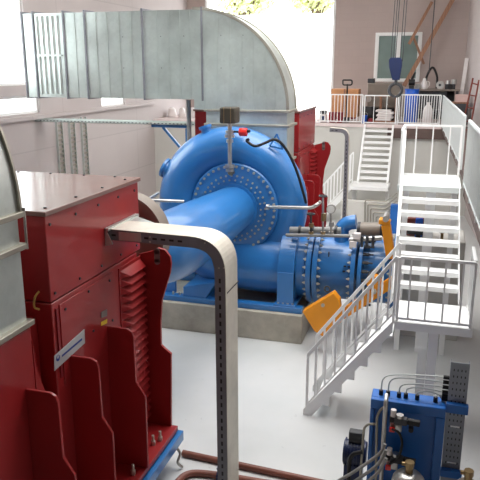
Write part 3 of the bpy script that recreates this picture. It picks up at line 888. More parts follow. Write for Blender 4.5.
def guard(name, label, p0, p1, h, nb, group=None, mat='white', midpost=0, toe=0.06, thick=.02, r=.011):
    p0, p1 = V(p0), V(p1)
    t = thing(name, p0, label, 'railing', group)
    MB().bar(p0 + V((0, 0, h)), p1 + V((0, 0, h)), .045, .04).build('top_rail', mat, t)
    MB().bar(p0 + V((0, 0, toe + .02)), p1 + V((0, 0, toe + .02)), .03, .035).build('bottom_rail', mat, t)
    m = None
    for i in range(midpost + 2):
        p = p0.lerp(p1, i / (midpost + 1))
        MB().bx(p.x - thick, p.x + thick, p.y - thick, p.y + thick, p.z, p.z + h).build('post', mat, t)
    bal_line(t, p0.lerp(p1, .6 / nb), p0.lerp(p1, 1 - .6 / nb), nb, h - .01, r=r, base=toe, mat=mat)
    return t


YS = 9.48
LZ = 1.8
flight('metal_stairs', 'white steel flight from the grey floor up to the near landing', (-1.74, YS, 0), (-.4, YS, LZ), (0, 1, 0), .86, 7, nb=8, string_h=.19, brackets=True, td=.19)
ld = thing('stair_landing', (.15, 9.9, 0), 'white landing platform on legs between the two near stair flights', 'landing')
MB().bx(-.38, .74, YS - .02, 10.44, LZ - .13, LZ).build('deck', 'white', ld, bevel=.004)
for x, y in ((.2, 9.56), (.06, 10.3)):
    MB().bx(x - .07, x + .07, y - .07, y + .07, 0, LZ - .13).build('leg', 'white', ld)
guard('guard_rail', 'white guard rail along the front edge of the near landing', (-.35, YS + .01, LZ + .001), (.7, YS + .01, LZ + .001), 1.0, 4, toe=.03, r=.013)
guard('guard_rail', 'white guard rail closing the right side of the near landing', (.7, YS + .08, LZ + .001), (.7, 10.36, LZ + .001), 1.0, 4, toe=.03)
flight('metal_stairs', 'white open flight climbing away from the near landing', (.575, 10.46, LZ), (.505, 12.2, ZU), (-1, 0, 0), 1.06, 8, rails=(1,), nb=5, td=.235)
pf = thing('stair_platform', (.1, 12.6, 0), 'pale grey platform at the top of the near stairs', 'landing')
MB().bx(-.6, .53, 12.24, 13.55, ZU - .1, ZU).build('deck', 'railgrey', pf, bevel=.004)
for x in (-.44, .43): MB().bx(x - .05, x + .05, 12.5, 12.6, 0, ZU - .1).build('leg', 'white', pf)
MB().bx(-.08, .1, 12.5, 12.66, 0, ZU - .1).build('leg', 'white', pf)
guard('guard_rail', 'white wide spaced guard rail at the back of the top stair platform', (-.57, 13.5, ZU + .001), (.5, 13.5, ZU + .001), 1.0, 3, toe=.0, r=.012)
guard('guard_rail', 'white guard rail on the left side of the top stair platform', (-.57, 12.3, ZU + .001), (-.57, 13.44, ZU + .001), 1.0, 4, toe=.03)
guard('gallery_railing', 'long pale grey gallery railing running back to the upper hall', (.585, 14.55, ZU + .001), (.2, 25.4, ZU + .001), 1.12, 96, mat='railgrey', midpost=5, r=.012)
guard('gallery_railing', 'pale grey gallery railing beside the top of the near stairs', (.57, 12.3, ZU + .001), (.72, 6.6, ZU + .001), 1.2, 56, mat='railgrey', midpost=3, r=.012)
# upper hall edge railings
YR = YP - .05 + .12
guard('hall_railing', 'white railing of the upper hall edge left of the far stairs', (-5.05, YR, ZU + .001), (-2.76, YR, ZU + .001), 1.1, 18)
guard('hall_railing', 'white railing of the upper hall edge right of the far stairs', (-1.42, YR, ZU + .001), (.12, YR, ZU + .001), 1.12, 17)
guard('hall_gate', 'white gate with open bars closing the head of the far stairs', (-2.68, YR, ZU + .001), (-1.49, YR, ZU + .001), 1.08, 2, toe=.04)
# far stairs
LF = 1.4
flight('metal_stairs', 'white far flight coming down from the upper hall', (-1.5, 24.0, LF + .002), (-1.52, YP - .04, ZU), (-1, 0, 0), 1.14, 10, rails=(), td=.2, st_t=.07)
lf = thing('stair_landing', (-2.2, 23.6, 0), 'white landing at the foot of the far flight by the pit wall', 'landing')
MB().bx(-2.8, -1.45, 23.2, 24.4, LF - .12, LF).build('deck', 'white', lf)
for x in (-2.72, -1.52):
    for y in (23.85, 24.3): MB().bx(x - .05, x + .05, y - .05, y + .05, 0, LF - .12).build('leg', 'white', lf)
flight('metal_stairs', 'white far lower flight going down behind the far red generator', (-4.0, 23.22, 0), (-2.83, 23.22, LF), (0, 1, 0), 1.0, 7, nb=9, rail_h=1.1)
struct(MB().bx(-3.0, -.9, 22.6, 22.9, 0, .98), 'wall_low', 'wallp')

# ================================================================== CABLE TRAYS
def cable_tray(name, label, path, wy, side, cat='cable tray'):
    """sheet cable tray following `path` (x,z) points (tight bends rounded), wy = (y0,y1), side wall depth `side` inwards"""
    y0, y1 = wy
    t = thing(name, (path[-1][0], (y0 + y1) / 2, path[-1][1]), label, cat)
    P = fillet([V((x, 0, z)) for x, z in path], .42, 12)
    In = []
    for i, p in enumerate(P):
        tg = (P[min(i + 1, len(P) - 1)] - P[max(i - 1, 0)]).normalized()
        In.append(p + V((tg.z, 0, -tg.x)) * side * (1))
    cov = MB(); wall = MB(); bot = MB(); slots = MB()
    for i in range(len(P) - 1):
        a, b, c, d = P[i], P[i + 1], In[i + 1], In[i]
        def L(p, y): return V((p.x, y, p.z))
        off = lambda p, q, s: p + (p - q).normalized() * s
        cov.hexa([L(a, y0 - .006), L(b, y0 - .006), L(b, y1 + .006), L(a, y1 + .006)], [L(off(a, d, .006), y0 - .006), L(off(b, c, .006), y0 - .006), L(off(b, c, .006), y1 + .006), L(off(a, d, .006), y1 + .006)])
        for y in (y0, y1 - .004): wall.hexa([L(a, y), L(b, y), L(c, y), L(d, y)], [L(a, y + .004), L(b, y + .004), L(c, y + .004), L(d, y + .004)])
        bot.hexa([L(d, y0), L(c, y0), L(c, y1), L(d, y1)], [L(off(d, a, -.004), y0), L(off(c, b, -.004), y0), L(off(c, b, -.004), y1), L(off(d, a, -.004), y1)])
    # slots along the front side wall
    tot = 0
    for i in range(len(P) - 1):
        a, b, c, d = P[i], P[i + 1], In[i + 1], In[i]
        ln = (b - a).length
        if ln < .12: continue
        k = 1
        while k * .105 < ln:
            f = (k * .105 - .06) / ln; g2 = (k * .105 - .005) / ln
            if g2 > 1: break
            m0, m1 = a.lerp(b, f), a.lerp(b, g2); n0 = (d - a).normalized()
            q = [m0 + n0 * side * .42, m1 + n0 * side * .42, m1 + n0 * side * .6, m0 + n0 * side * .6]
            slots.hexa([V((p.x, y0 - .0035, p.z)) for p in q], [V((p.x, y0 - .0005, p.z)) for p in q]); k += 1
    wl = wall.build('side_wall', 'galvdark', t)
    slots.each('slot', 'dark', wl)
    bot.build('tray_bottom', 'galvdull', t)
    cov.build('cover', 'traycover', t, label='plain cover sheet')
    return t, P


YT0, YT1 = 6.72, 7.17
xo = at(227.3, 380, YT0).x; xi = at(217, 380, YT0).x; zo = at(160, 234, YT0).z; zi = at(160, 245, YT0).z
sd = xo - xi
ct, P = cable_tray('cable_tray', 'slotted cable tray bending from the near red generator down to the floor', [(-3.63, zo + .01), (xo - .02, zo - .01), (xo, .0)], (YT0, YT1), sd)
m = MB(); XQ = -3.645
m.prism([(XQ, 6.66, zo + .0), (XQ, 7.5, zo + .0), (XQ + .05, 7.5, zo + .0), (XQ + .05, 6.66, zo)], (0, 0, .035))
m.prism([(XQ, 6.66, zi - .05), (XQ, 6.66, zo + .03), (XQ + .01, 6.66, zo + .03), (XQ + .1, 6.66, zi - .02), (XQ + .01, 6.66, zi - .05)], (0, .01, 0))
m.prism([(XQ, YT1, zo + .004), (XQ + .42, YT1, zo + .004), (XQ, 7.48, zo + .004)], (0, 0, .008))
m.build('end_flange', 'galv', ct)
xs0, xs1 = at(119, 240, YT0 - .01).x, at(141, 240, YT0 - .01).x
MB().bx(xs0, xs1, YT0 - .012, YT0 - .004, zi + .02, zo - .008).build('splice_plate', 'galv', ct, label='bright splice plate')
zj = at(232, 291, 6.8).z
MB().bx(xo + .004, xo + .009, YT0 - .008, YT1 + .008, zj - .006, zj + .006).build('cover_joint', 'dark', ct)
m = MB()
for px, py in ((150, 237), (150, 242), (201, 239), (205, 243), (219, 268), (224, 268)):
    p = at(px, py, YT0 - .004); m.cyl(p, p + V((0, -.01, 0)), .01, 8)
m.each('tray_screw', 'bolt', ct)
ct2, P = cable_tray('cable_tray', 'grey cable tray arching from the far generator down behind the casing', [(-2.62, 4.0), (-2.12, 3.98), (-2.09, 0.0)], (16.95, 17.15), .1)
# wall-to-machine tray high on the left
tr = thing('cable_tray', (-8, 17.3, 4.14), 'long perforated cable tray spanning level from the left wall to the casing', 'cable tray')
zt_ = at(130, 124, 17.1).z
MB().bx(XL + .02, -5.7, 17.1, 17.5, zt_, zt_ + .012).build('tray_bottom', 'galv', tr)
m = MB(); m.bx(XL + .02, -5.7, 17.1, 17.108, zt_, zt_ + .075); m.bx(XL + .02, -5.7, 17.492, 17.5, zt_, zt_ + .075); m.each('side_wall', 'galv', tr)
m = MB()
for k in range(50):
    x = XL + .2 + k * .115
    if x > -5.8: break
    m.bx(x, x + .05, 17.097, 17.1, zt_ + .025, zt_ + .045)
m.each('slot', 'darkgrey', tr)
for i, px in enumerate((60.5, 73, 85)):
    a = atx(px, 124, XL + .1); y = a.y
    t = thing('cable_ladder', (XL + .1, y, .0), 'upright perforated cable ladder on the left wall, %s of three' % ('leftmost', 'middle', 'rightmost')[i], 'cable ladder', 'upright ladders on the left wall')
    m = MB(); m.bx(XL + .002, XL + .08, y - .16, y - .145, 0, min(3.9, zt_ - .05)); m.bx(XL + .002, XL + .08, y + .145, y + .16, 0, min(3.9, zt_ - .05)); m.each('side_rail', 'galv', t)
    m = MB()
    for k in range(25): m.bx(XL + .01, XL + .05, y - .144, y + .144, .1 + k * .15, .16 + k * .15)
    m.each('rung', 'galvdull', t)
# blue bracket holding the tray
br = thing('tray_bracket', at(189, 140, 17.3), 'blue triangular bracket under the long level cable tray', 'bracket')
zb_ = zt_ - .004
q0, q1, q2, q3 = at(152, 127, 17.3), at(187, 126, 17.3), at(187, 150, 17.3), at(163, 128, 17.3)
zl = zb_ - .045
MB().bar((q0.x, 17.3, zl), (q1.x, 17.3, zl), .08, .08).build('arm', 'blue', br)
MB().bar((q1.x, 17.3, zl - .05), (q1.x, 17.3, 0.02), .08, .08).build('upright', 'blue', br)
MB().bar((q3.x, 17.3, zl - .03), (at(180, 150, 17.3).x, 17.3, at(180, 147, 17.3).z), .07, .07).build('brace', 'blue', br)
# tubular frame near the pipe end
tf = thing('tube_rail', at(148, 200, 10.9), 'steel tube rail bent round left of the blue pipe', 'rail')
m = MB(); m.tube([at(184, 201.5, 12.2), at(147, 200, 11.9), at(158, 193, 13.0)], .032, .05); m.build('tube', 'steel', tf)

# ================================================================== HYDRAULIC CABINET (front right)
YH = 7.55
hp = thing('hydraulic_cabinet', (-.08, YH + .2, 0), 'blue hydraulic panel cabinet with raised frame in the front right', 'cabinet')
x0, x1, zt = -.53, .375, 1.48
MB().bx(x0, x1, YH + .08, YH + .3, .12, zt).build('back_box', 'panelblue', hp, bevel=.01)
m = MB()
m.bx(x0, x1, YH, YH + .08, zt - .13, zt); m.bx(x1 - .11, x1, YH, YH + .08, .12, zt - .13); m.bx(x0, x0 + .05, YH, YH + .08, .12, zt - .13); m.bx(x0 + .05, x1 - .11, YH, YH + .08, .12, .24)
m.build('frame', 'panelblue', hp, bevel=.012)
for x in (x0 + .06, x1 - .06): MB().bx(x - .05, x + .05, YH + .1, YH + .2, 0, .12).build('foot', 'darkgrey', hp)
m = MB(); m.bx(x1, x1 + .26, YH + .06, YH + .14, 1.40, 1.52); m.build('tray_bracket', 'panelblue', hp, bevel=.008)
m = MB(); m.bx(x1, x1 + .26, YH + .06, YH + .14, .5, .6); m.build('tray_bracket', 'panelblue', hp, bevel=.008)
hx = [at(q, 394, YH + .15).x for q in (381, 388, 399, 406, 417.5, 436)]
m = MB()
for x in hx: m.cyl((x, YH + .15, zt), (x, YH + .15, zt + .06), .028, 10)
m.each('hose_gland', 'dark', hp)
# perforated tray
pt = thing('perforated_tray', (.52, YH + .2, 0), 'upright perforated grey cable tray at the right side of the blue cabinet', 'cable tray')
xa, xb = x1 + .015, x1 + .235; ztr = 2.04
m = MB(); m.bx(xa, xb, YH + .15, YH + .16, 0.0, ztr); m.bx(xa, xa + .01, YH + .16, YH + .24, 0.0, ztr); m.bx(xb - .01, xb, YH + .16, YH + .24, 0.0, ztr)
m.build('tray_sheet', 'perf', pt)
m = MB()
for r_ in range(18):
    for c_ in range(4):
        x = xa + .045 + c_ * .045; z = ztr - .1 - r_ * .085
        m.bx(x - .006, x + .006, YH + .147, YH + .1495, z - .014, z + .014)
m.each('perforation', 'dark', pt)
m = MB()
for z in (1.17, .66): m.bx(xa + .06, xb - .05, YH + .142, YH + .1465, z, z + .02)
m.each('white_tie', 'white', pt)
gz = [at(445, q, YH + .15).z for q in (379, 384, 389, 394, 398, 401)]
m = MB()
for z in gz: m.cyl((xa - .07, YH + .2, z), (xa, YH + .2, z), .025, 10)
m.each('gland', 'dark', pt)
for i, (x, z) in enumerate(zip(hx, gz)):
    top = [(392, 375), (398, 378), (408, 384), (417, 387.5), (427, 391.5), (439, 399)][i]
    p1 = at(top[0], top[1], YH + .17); xe = xa - .07
    pts = [V((x, YH + .15, zt + .06)), V((x + .015, YH + .155, zt + .06 + (p1.z - zt - .06) * .7)), p1, V(((p1.x + xe) / 2, YH + .185, (p1.z * .45 + z * .55) + .01)), V((xe, YH + .2, z))]
    if i == 5: pts = [pts[0], V((x + .03, YH + .16, zt + .1)), pts[-1]]
    one(MB().hose(pts, .009, 8), 'hydraulic_hose', 'railgrey', 'thin grey hose from cabinet top to perforated tray, %s' % ('longest and outermost arc', 'second longest arc', 'third arc from the outside', 'fourth arc from the outside', 'second shortest low arc', 'shortest stub by the tray')[i], 'hose', 'hoses on the blue cabinet')


def valve_block(cx, cz, label):
    y = YH - .12
    t = thing('solenoid_valve', (cx, y, cz - .12), label, 'valve', 'solenoid valves on the cabinet')
    MB().bx(cx - .085, cx + .06, y - .02, YH + .075, cz - .1, cz + .02).build('manifold_block', 'steel', t, bevel=.01)
    MB().bx(cx - .04, cx + .12, y - .07, y + .02, cz + .022, cz + .11).build('valve_body', 'darkgrey', t, bevel=.012)
    m = MB(); m.cyl((cx + .12, y - .02, cz + .07), (cx + .27, y - .02, cz + .06), .042, 18); m.cyl((cx - .09, y - .02, cz + .07), (cx - .04, y - .02, cz + .07), .042, 18); m.each('solenoid', 'dark', t, bevel=.006)
    m = MB(); m.cyl((cx + .03, y - .03, cz + .11), (cx + .03, y - .03, cz + .15), .045, 16); m.build('cap', 'steel', t)
    m = MB(); m.bx(cx - .085, cx - .02, y - .09, y - .045, cz - .07, cz - .02); m.build('red_tag', 'redknob', t)
    MB().cyl((cx + .17, y - .06, cz - .03), (cx + .17, y + .05, cz - .03), .03, 12).build('knob', 'dark', t)
    MB().cyl((cx - .05, y - .02, cz + .112), (cx - .05, y - .02, cz + .2), .034, 14).build('filter_bowl', 'plastic', t)
    return t


p = at(397, 424, YH - .12); valve_block(p.x, p.z, 'black and steel solenoid valve mounted high on the blue cabinet')
p = at(393, 462, YH - .12); valve_block(p.x, p.z, 'black and steel solenoid valve mounted low behind the accumulator')
a, b = at(405, 432, YH - .2), at(397, 455, YH - .2)
one(MB().hose([at(392, 429, YH - .2), at(399, 433, YH - .22), at(402, 444, YH - .22), at(398, 458, YH - .22), at(390, 464, YH - .2)], .016), 'valve_cable', 'dark', 'black cable looping between the two solenoid valves', 'cable')


def accumulator(px, py, y, r, label):
    p = at(px, py, y)
    t = thing('accumulator', (p.x, y, 0), label, 'accumulator', 'accumulator bottles by the blue cabinet')
    MB().lathe([(r * .9, 0), (r, .03), (r, p.z - r * .75), (r * .93, p.z - r * .42), (r * .7, p.z - r * .14), (r * .35, p.z), (0.01, p.z)], (p.x, y, 0), (0, 0, 1), 32).build('bottle', 'cylgrey' if px > 440 else 'steel', t)
    m = MB(); m.cyl((p.x, y, p.z), (p.x, y, p.z + .07), .045, 14); m.cyl((p.x, y, p.z + .07), (p.x, y, p.z + .14), .055, 8); m.cyl((p.x - .09, y, p.z + .1), (p.x, y, p.z + .1), .025, 10)
    m.build('charging_valve', 'copper', t)


accumulator(409, 472, 7.1, .2, 'steel accumulator bottle with brass valve in front of the blue cabinet')
accumulator(468, 481, 7.0, .15, 'dark accumulator bottle top at the right of the perforated tray')
# upright pipe and bent line work left of the cabinet
xp = at(386, 400, YH - .1).x
one(MB().tube([(xp, YH - .1, 0), (xp, YH - .1, 1.5), (xp - .0, YH + .02, 1.56)], .028, .05, 14), 'upright_pipe', 'steel', 'pale steel upright pipe at the left edge of the blue cabinet', 'pipe')
lines = [
    ([(376, 480), (376, 470), (377, 416), (381, 409), (385, 407)], YH - .05, .016, 'bent steel line hugging the upright pipe'),
    ([(360, 480), (362, 455), (364, 428), (368, 424), (378, 424)], YH - .02, .016, 'bent steel line arching farthest left of the cabinet'),
]
for pl, y, r, lab in lines:
    one(MB().tube([at(a, b, y) for a, b in pl], r, .07), 'bent_line', 'galvdull', lab, 'pipe')
hp_l = [
    ([(318, 494), (338, 481), (352, 473), (370, 461), (381, 452), (385, 444)], 7.2, 'upper curved grey hose sweeping in to the upright pipe'),
    ([(332, 494), (352, 483), (364, 475), (376, 466), (383, 457), (386, 450)], 7.15, 'middle curved grey hose sweeping in to the upright pipe'),
    ([(345, 496), (362, 486), (372, 478), (380, 470), (384, 462), (386, 458)], 7.1, 'lower curved grey hose sweeping in to the upright pipe'),
]
for pl, y, lab in hp_l:
    one(MB().hose([at(*pl[0], y) * 1 + V((-.15, -.04, .024 - at(*pl[0], y).z))] + [at(a, b, y) for a, b in pl], .02, 12), 'curved_hose', 'grey', lab, 'hose', 'curved hoses in front of the cabinet')
mo = thing('pump_motor', at(372, 470, YH + .1), 'navy pump motor low at the left side of the blue cabinet', 'motor')
p = at(369, 460, YH + .12)
zc = .45
MB().cyl((-.86, YH + .22, zc + .1), (-.56, YH + .22, zc + .1), .16, 24).build('motor_body', 'navy', mo, bevel=.012)
MB().bx(-.8, -.62, YH + .16, YH + .28, zc + .27, zc + .42).build('terminal_box', 'darkgrey', mo, bevel=.012)
m = MB()
for k in range(7): m.ring((-.84 + k * .04, YH + .22, zc + .1), (1, 0, 0), .15, .18, .012, 24)
m.each('cooling_fin', 'navy', mo)
MB().bx(-.84, -.6, YH + .1, YH + .34, 0, zc - .04).build('pedestal', 'navy', mo)
one(MB().tube([(-.85, YH - .25, .03), at(349, 482, YH - .25), at(349, 462, YH - .25), at(352, 454, YH - .25), at(362, 452, YH - .25)], .026, .12), 'black_hose', 'dark', 'thick black hose loop left of the curved grey hoses', 'hose')

# ================================================================== BROWN PIPES (front)
one(MB().cyl((-3.2, 7.82, .048), (-.86, 7.68, .048), .047, 18), 'coolant_pipe', 'brownpipe', 'long straight brown pipe crossing the floor behind the tray foot', 'pipe')
one(MB().tube([(-3.08, 6.7, .048), (-2.98, 7.4, .048), (-2.6, 7.46, .048), (-.95, 7.5, .048)], .047, .25, 18), 'coolant_pipe', 'brownpipe', 'brown pipe with a bent end in front of the straight one', 'pipe')
for y, lab in ((7.779, 'blue grey pipe clamp on the straight brown pipe'), (7.462, 'blue grey pipe clamp on the bent brown pipe')):
    t = thing('pipe_clamp', (-2.52, y, 0), lab, 'clamp', 'clamps on the brown pipes')
    MB().ring((-2.52, y, .048), (1, 0, 0), .056, .07, .05, 20).build('clamp_band', 'navy', t)
    m = MB(); m.bx(-2.545, -2.495, y - .012, y + .012, .1, .17); m.build('clamp_lug', 'navy', t)
    MB().cyl((-2.56, y, .145), (-2.48, y, .145), .012, 8).build('clamp_bolt', 'bolt', t)
one(MB().hose([(-3.155, 7.5, .33), (-3.11, 7.5, .25), (-3.14, 7.48, .12), (-3.09, 7.52, .025)], .02), 'braided_strap', 'steel', 'braided earthing strap hanging below the blue base rail', 'strap')

# conduits on the pit wall behind
for i in range(5):
    y = 22.57
    a = at(365 + i * 2.8, 222, y); b = at(365 + i * 2.8, 200 + i * 4, y); c = at(386 - i * .5, 201.5 + i * 4, y); d = at(397, 193 + i * 4, y)
    one(MB().tube([a, b, c, d], .022, .1, 8), 'conduit_pipe', 'galvdull', 'grey bent conduit on the low pit wall, %s of the nested five' % ('outermost', 'second from outside', 'middle', 'second from inside', 'innermost')[i], 'conduit', 'nested conduits on the pit wall')
a = at(393, 216, 22.2)
bc = thing('blue_cabinet', (a.x, 22.4, 0), 'small blue wall cabinet where the conduits end', 'cabinet')
MB().bx(a.x - .1, a.x + .25, 22.25, 22.5, 0, 1.0).build('body', 'panelblue', bc, bevel=.01)
MB().bx(a.x - .08, a.x + .23, 22.24, 22.249, .1, .95).build('door', 'panelblue', bc)

# ================================================================== UPPER HALL CLUTTER
ZF = ZU + .002
def on_floor(px0, px1, y): return at(px0, 115, y).x, at(px1, 115, y).x
# cardboard on a pallet truck
ys = 27.0
xa, xb = on_floor(331, 358, ys); z0 = at(345, 106, ys).z; z1 = at(345, 89, ys).z
pk = thing('pallet_truck', ((xa + xb) / 2, 26.6, ZF), 'hand pallet truck with a black T handle by the hall railing', 'pallet truck')
xh = at(347, 100, 26.45).x
MB().bx(xa + .1, xb - .1, 26.75, 27.6, ZF + .1, ZF + .17).build('fork', 'maroon', pk, bevel=.01)
MB().cyl((xh, 26.45, ZF + .2), (xh, 26.38, at(347, 84, 26.4).z), .03, 12).build('shaft', 'dark', pk)
MB().tube([(xh - .18, 26.38, at(347, 80, 26.4).z), (xh - .18, 26.38, at(347, 85, 26.4).z), (xh + .18, 26.38, at(347, 85, 26.4).z), (xh + .18, 26.38, at(347, 80, 26.4).z), (xh - .18, 26.38, at(347, 80, 26.4).z)], .03, .08).build('handle', 'dark', pk)
m = MB(); m.cyl((xh - .12, 26.5, ZF + .1), (xh - .02, 26.5, ZF + .1), .1, 18); m.cyl((xh + .02, 26.5, ZF + .1), (xh + .12, 26.5, ZF + .1), .1, 18); m.each('wheel', 'dark', pk)
t = thing('cardboard_box', ((xa + xb) / 2, 27.2, ZF + .18), 'large tan cardboard box on the pallet truck', 'box')
MB().bx(xa, xb, 26.8, 27.6, ZF + .175, z1).build('carton', 'card', t, bevel=.01)
MB().bx((xa + xb) / 2 - .04, (xa + xb) / 2 + .04, 26.796, 27.6, ZF + .3, z1 + .003).build('tape', 'wood', t)
for i, (p0, p1) in enumerate(((329, 336), (337, 343))):
    x0_, x1_ = on_floor(p0, p1, 26.2)
    t = thing('red_bin', ((x0_ + x1_) / 2, 26.2, ZF), 'dark red plastic bin behind the hall railing, %s' % ('left one', 'right one')[i], 'bin', 'dark red bins behind the railing')
    m = MB(); m.hexa([(x0_ + .02, 26.1, ZF), (x1_ - .02, 26.1, ZF), (x1_ - .02, 26.33, ZF), (x0_ + .02, 26.33, ZF)], [(x0_, 26.08, ZF + .38), (x1_, 26.08, ZF + .38), (x1_, 26.35, ZF + .38), (x0_, 26.35, ZF + .38)]); m.build('tub', 'maroon', t, bevel=.01)
    MB().bx(x0_ - .01, x1_ + .01, 26.07, 26.36, ZF + .38, ZF + .41).build('rim', 'maroon', t)
for i, (px, w_) in enumerate(((312, 6), (323.5, 6.5))):
    p = at(px, 115, 26.4); r = w_ / 2 / 24
    t = thing('canister', (p.x, 26.4, ZF), 'white plastic canister with dark cap behind the railing, %s' % ('left one', 'right one')[i], 'canister', 'white canisters behind the railing')
    MB().bx(p.x - r, p.x + r, 26.25, 26.5, ZF, ZF + .32).build('body', 'plastic', t, bevel=.03)
    MB().bx(p.x - r * .95, p.x + r * .95, 26.27, 26.48, ZF + .32, ZF + .46).build('cap', 'darkgrey', t, bevel=.02)
    MB().bx(p.x - r * .6, p.x + r * .6, 26.246, 26.2495, ZF + .08, ZF + .24).build('blue_label', 'navy', t)
# dark drum, blue bucket, red round thing
p = at(369, 110, 27); one(MB().lathe([(.24, 0), (.26, .02), (.26, .25), (.27, .27), (.26, .29), (.26, .55), (.24, .6), (0.01, .6)], (p.x, 27.0, ZF), (0, 0, 1), 28), 'steel_drum', 'dark', 'black drum standing behind the gate of the far stairs', 'drum')
p = at(364.5, 113, 26.3); t = thing('bucket', (p.x, 26.3, ZF), 'small blue bucket by the post of the far gate', 'bucket')
MB().lathe([(.09, 0), (.12, .3), (.105, .3), (.08, .02)], (p.x, 26.3, ZF), (0, 0, 1), 24, True).build('tub', 'bluep', t)
MB().ring((p.x, 26.3, ZF + .3), (0, 1, 0), .115, .125, .01, 24).build('handle', 'grey', t)
p = at(371.3, 110, 26.3); one(MB().sphere((p.x, 26.3, ZF + .1), .115, (1, .8, .85)), 'red_bag', 'maroon', 'dark red bag slumped beside the black drum', 'bag')
# lathe / machine with olive cover
xa, xb = on_floor(367, 400, 28.3)
t = thing('lathe', ((xa + xb) / 2, 28.3, ZF), 'long grey workshop machine under the back window', 'machine')
ztm = at(385, 83, 28.3).z
MB().bx(xa, xb, 28.0, 28.6, ZF + .5, ztm).build('bed', 'cylgrey', t, bevel=.04)
MB().bx(xa + .06, xb - .06, 28.05, 28.55, ZF, ZF + .5).build('shade_base', 'dark', t)  # black box added for the shade below the machine bed
MB().cyl((xa + .05, 27.95, ZF + .85), (xa + .05, 27.99, ZF + .85), .13, 20).build('hand_wheel', 'steel', t)
MB().bx(xa - .02, xa + .25, 28.05, 28.5, ztm, ztm + .18).build('headstock', 'darkgrey', t, bevel=.02)
# plank bench
xa, xb = on_floor(377.5, 398, 27.2); zpl = at(385, 95, 27.2).z
t = thing('plank_bench', ((xa + xb) / 2, 27.2, ZF), 'brown plank bench in front of the grey machine', 'bench')
MB().bx(xa, xb, 27.05, 27.45, zpl - .07, zpl).build('bench_top', 'woodbrown', t, bevel=.008)
for x in (xa + .1, xb - .1):
    for y in (27.1, 27.4): MB().bx(x - .035, x + .035, y - .035, y + .035, ZF, zpl - .07).build('leg', 'woodbrown', t)
# pile of white panels
xa, xb = on_floor(377, 393, 26.5)
for k in range(5):
    m = MB(); z = ZF + .1 + k * .085; o = (-.05, .02, -.02, .04, -.06)[k]
    m.hexa([(xa + o, 26.25, z), (xb + o, 26.25, z + .0), (xb + o, 26.8, z), (xa + o + .03, 26.8, z)], [(xa + o + .02, 26.25, z + .08), (xb + o - .02, 26.25, z + .08), (xb + o - .02, 26.8, z + .08), (xa + o + .05, 26.8, z + .08)])
    one(m, 'white_sack', 'plastic', 'flat white sack in the pile behind the gate, %s' % ('bottom one', 'second from the bottom', 'middle one', 'second from the top', 'top one')[k], 'sack', 'pile of white sacks', bevel=.025)
one(MB().bx(xa - .1, xb + .1, 26.22, 26.85, ZF, ZF + .098), 'pallet', 'woodbrown', 'dark wooden pallet under the white sacks', 'pallet')
# hook block on ropes
yh = 22.0
hk = thing('crane_hook', at(395, 84, yh), 'navy crane hook block hanging on wire ropes before the back window', 'crane hook')
a, b = at(389, 60, yh), at(402, 60, yh); c = at(399.5, 80, yh); d = at(392.5, 80, yh)
for dy in (-.14, .1): MB().prism([a + V((0, dy, 0)), at(390.5, 57.5, yh + dy), at(400.5, 57.5, yh + dy), b + V((0, dy, 0)), at(402, 66, yh + dy), c + V((0, dy, 0)), d + V((0, dy, 0)), at(389, 67, yh + dy)], (0, .05, 0)).build('cheek_plate', 'navy', hk, bevel=.015)
m = MB(); pc = at(395.5, 64, yh)
for dy in (-.05, .0, .05): m.ring(pc + V((0, dy, 0)), (0, 1, 0), .05, .2, .035, 28)
m.each('sheave', 'darkgrey', hk)
p0 = at(396, 80, yh); m = MB(); m.cyl(p0, p0 - V((0, 0, .12)), .05, 14); m.build('shank', 'darkgrey', hk)
q = p0 - V((0, 0, .12)); m = MB()
m.sweep([q + V((.0, 0, .1))] + [q + V((math.sin(t_) * .2, 0, -.2 + .2 * math.cos(t_))) for t_ in [PI * 1.45 * k / 16 for k in range(17)]], [.05] * 10 + [.045, .04, .035, .03, .025, .02, .015, .01], 12); m.build('hook', 'darkgrey', hk)
q = p0 - V((0, 0, .12)); m = MB()
m.sweep([q + V((.0, .05, .1))] + [q + V((-math.sin(t_) * .2, .05, -.2 + .2 * math.cos(t_))) for t_ in [PI * 1.45 * k / 16 for k in range(17)]], [.05] * 10 + [.045, .04, .035, .03, .025, .02, .015, .01], 12); m.build('hook', 'darkgrey', hk)
for i, px in enumerate((391, 393.5, 395.5, 401, 403.5)):
    p = at(px - .8 * (i > 2) , 58, yh + (-.05, 0, .05, -.02, .03)[i])
    MB().cyl((p.x, p.y, p.z - .1), (p.x + .06, p.y, ZC - .002), .013, 8).build('wire_rope', 'darkgrey', hk)
# chain with loop
ch = thing('lifting_chain', at(429, 80, 27.5), 'thin dark chain hanging down in front of the back wall', 'chain')
pa = at(429, 72, 27.5)
MB().cyl(pa, (pa.x + .05, 27.5, ZC - .002), .018, 8).build('chain_strand', 'darkgrey', ch)
# timber planks leaning
for (A, B_, w_, lab) in (((404, 86), (456, -6), .17, 'long timber plank leaning steeply against the back wall'), ((409, 44), (432, 2), .12, 'shorter timber plank braced beside the long leaning one'), ((413, 36), (424, 64), .1, 'short timber strut crossing between the leaning planks')):
    y0_, y1_ = (28.75, 29.7) if w_ > .15 else ((29.2, 29.75) if w_ > .11 else (29.55, 29.65))
    one(MB().bar(at(*A, y0_), at(*B_, y1_), w_, .08, (0, 1, 0)), 'timber_plank', 'wood', lab, 'plank', bevel=.006)
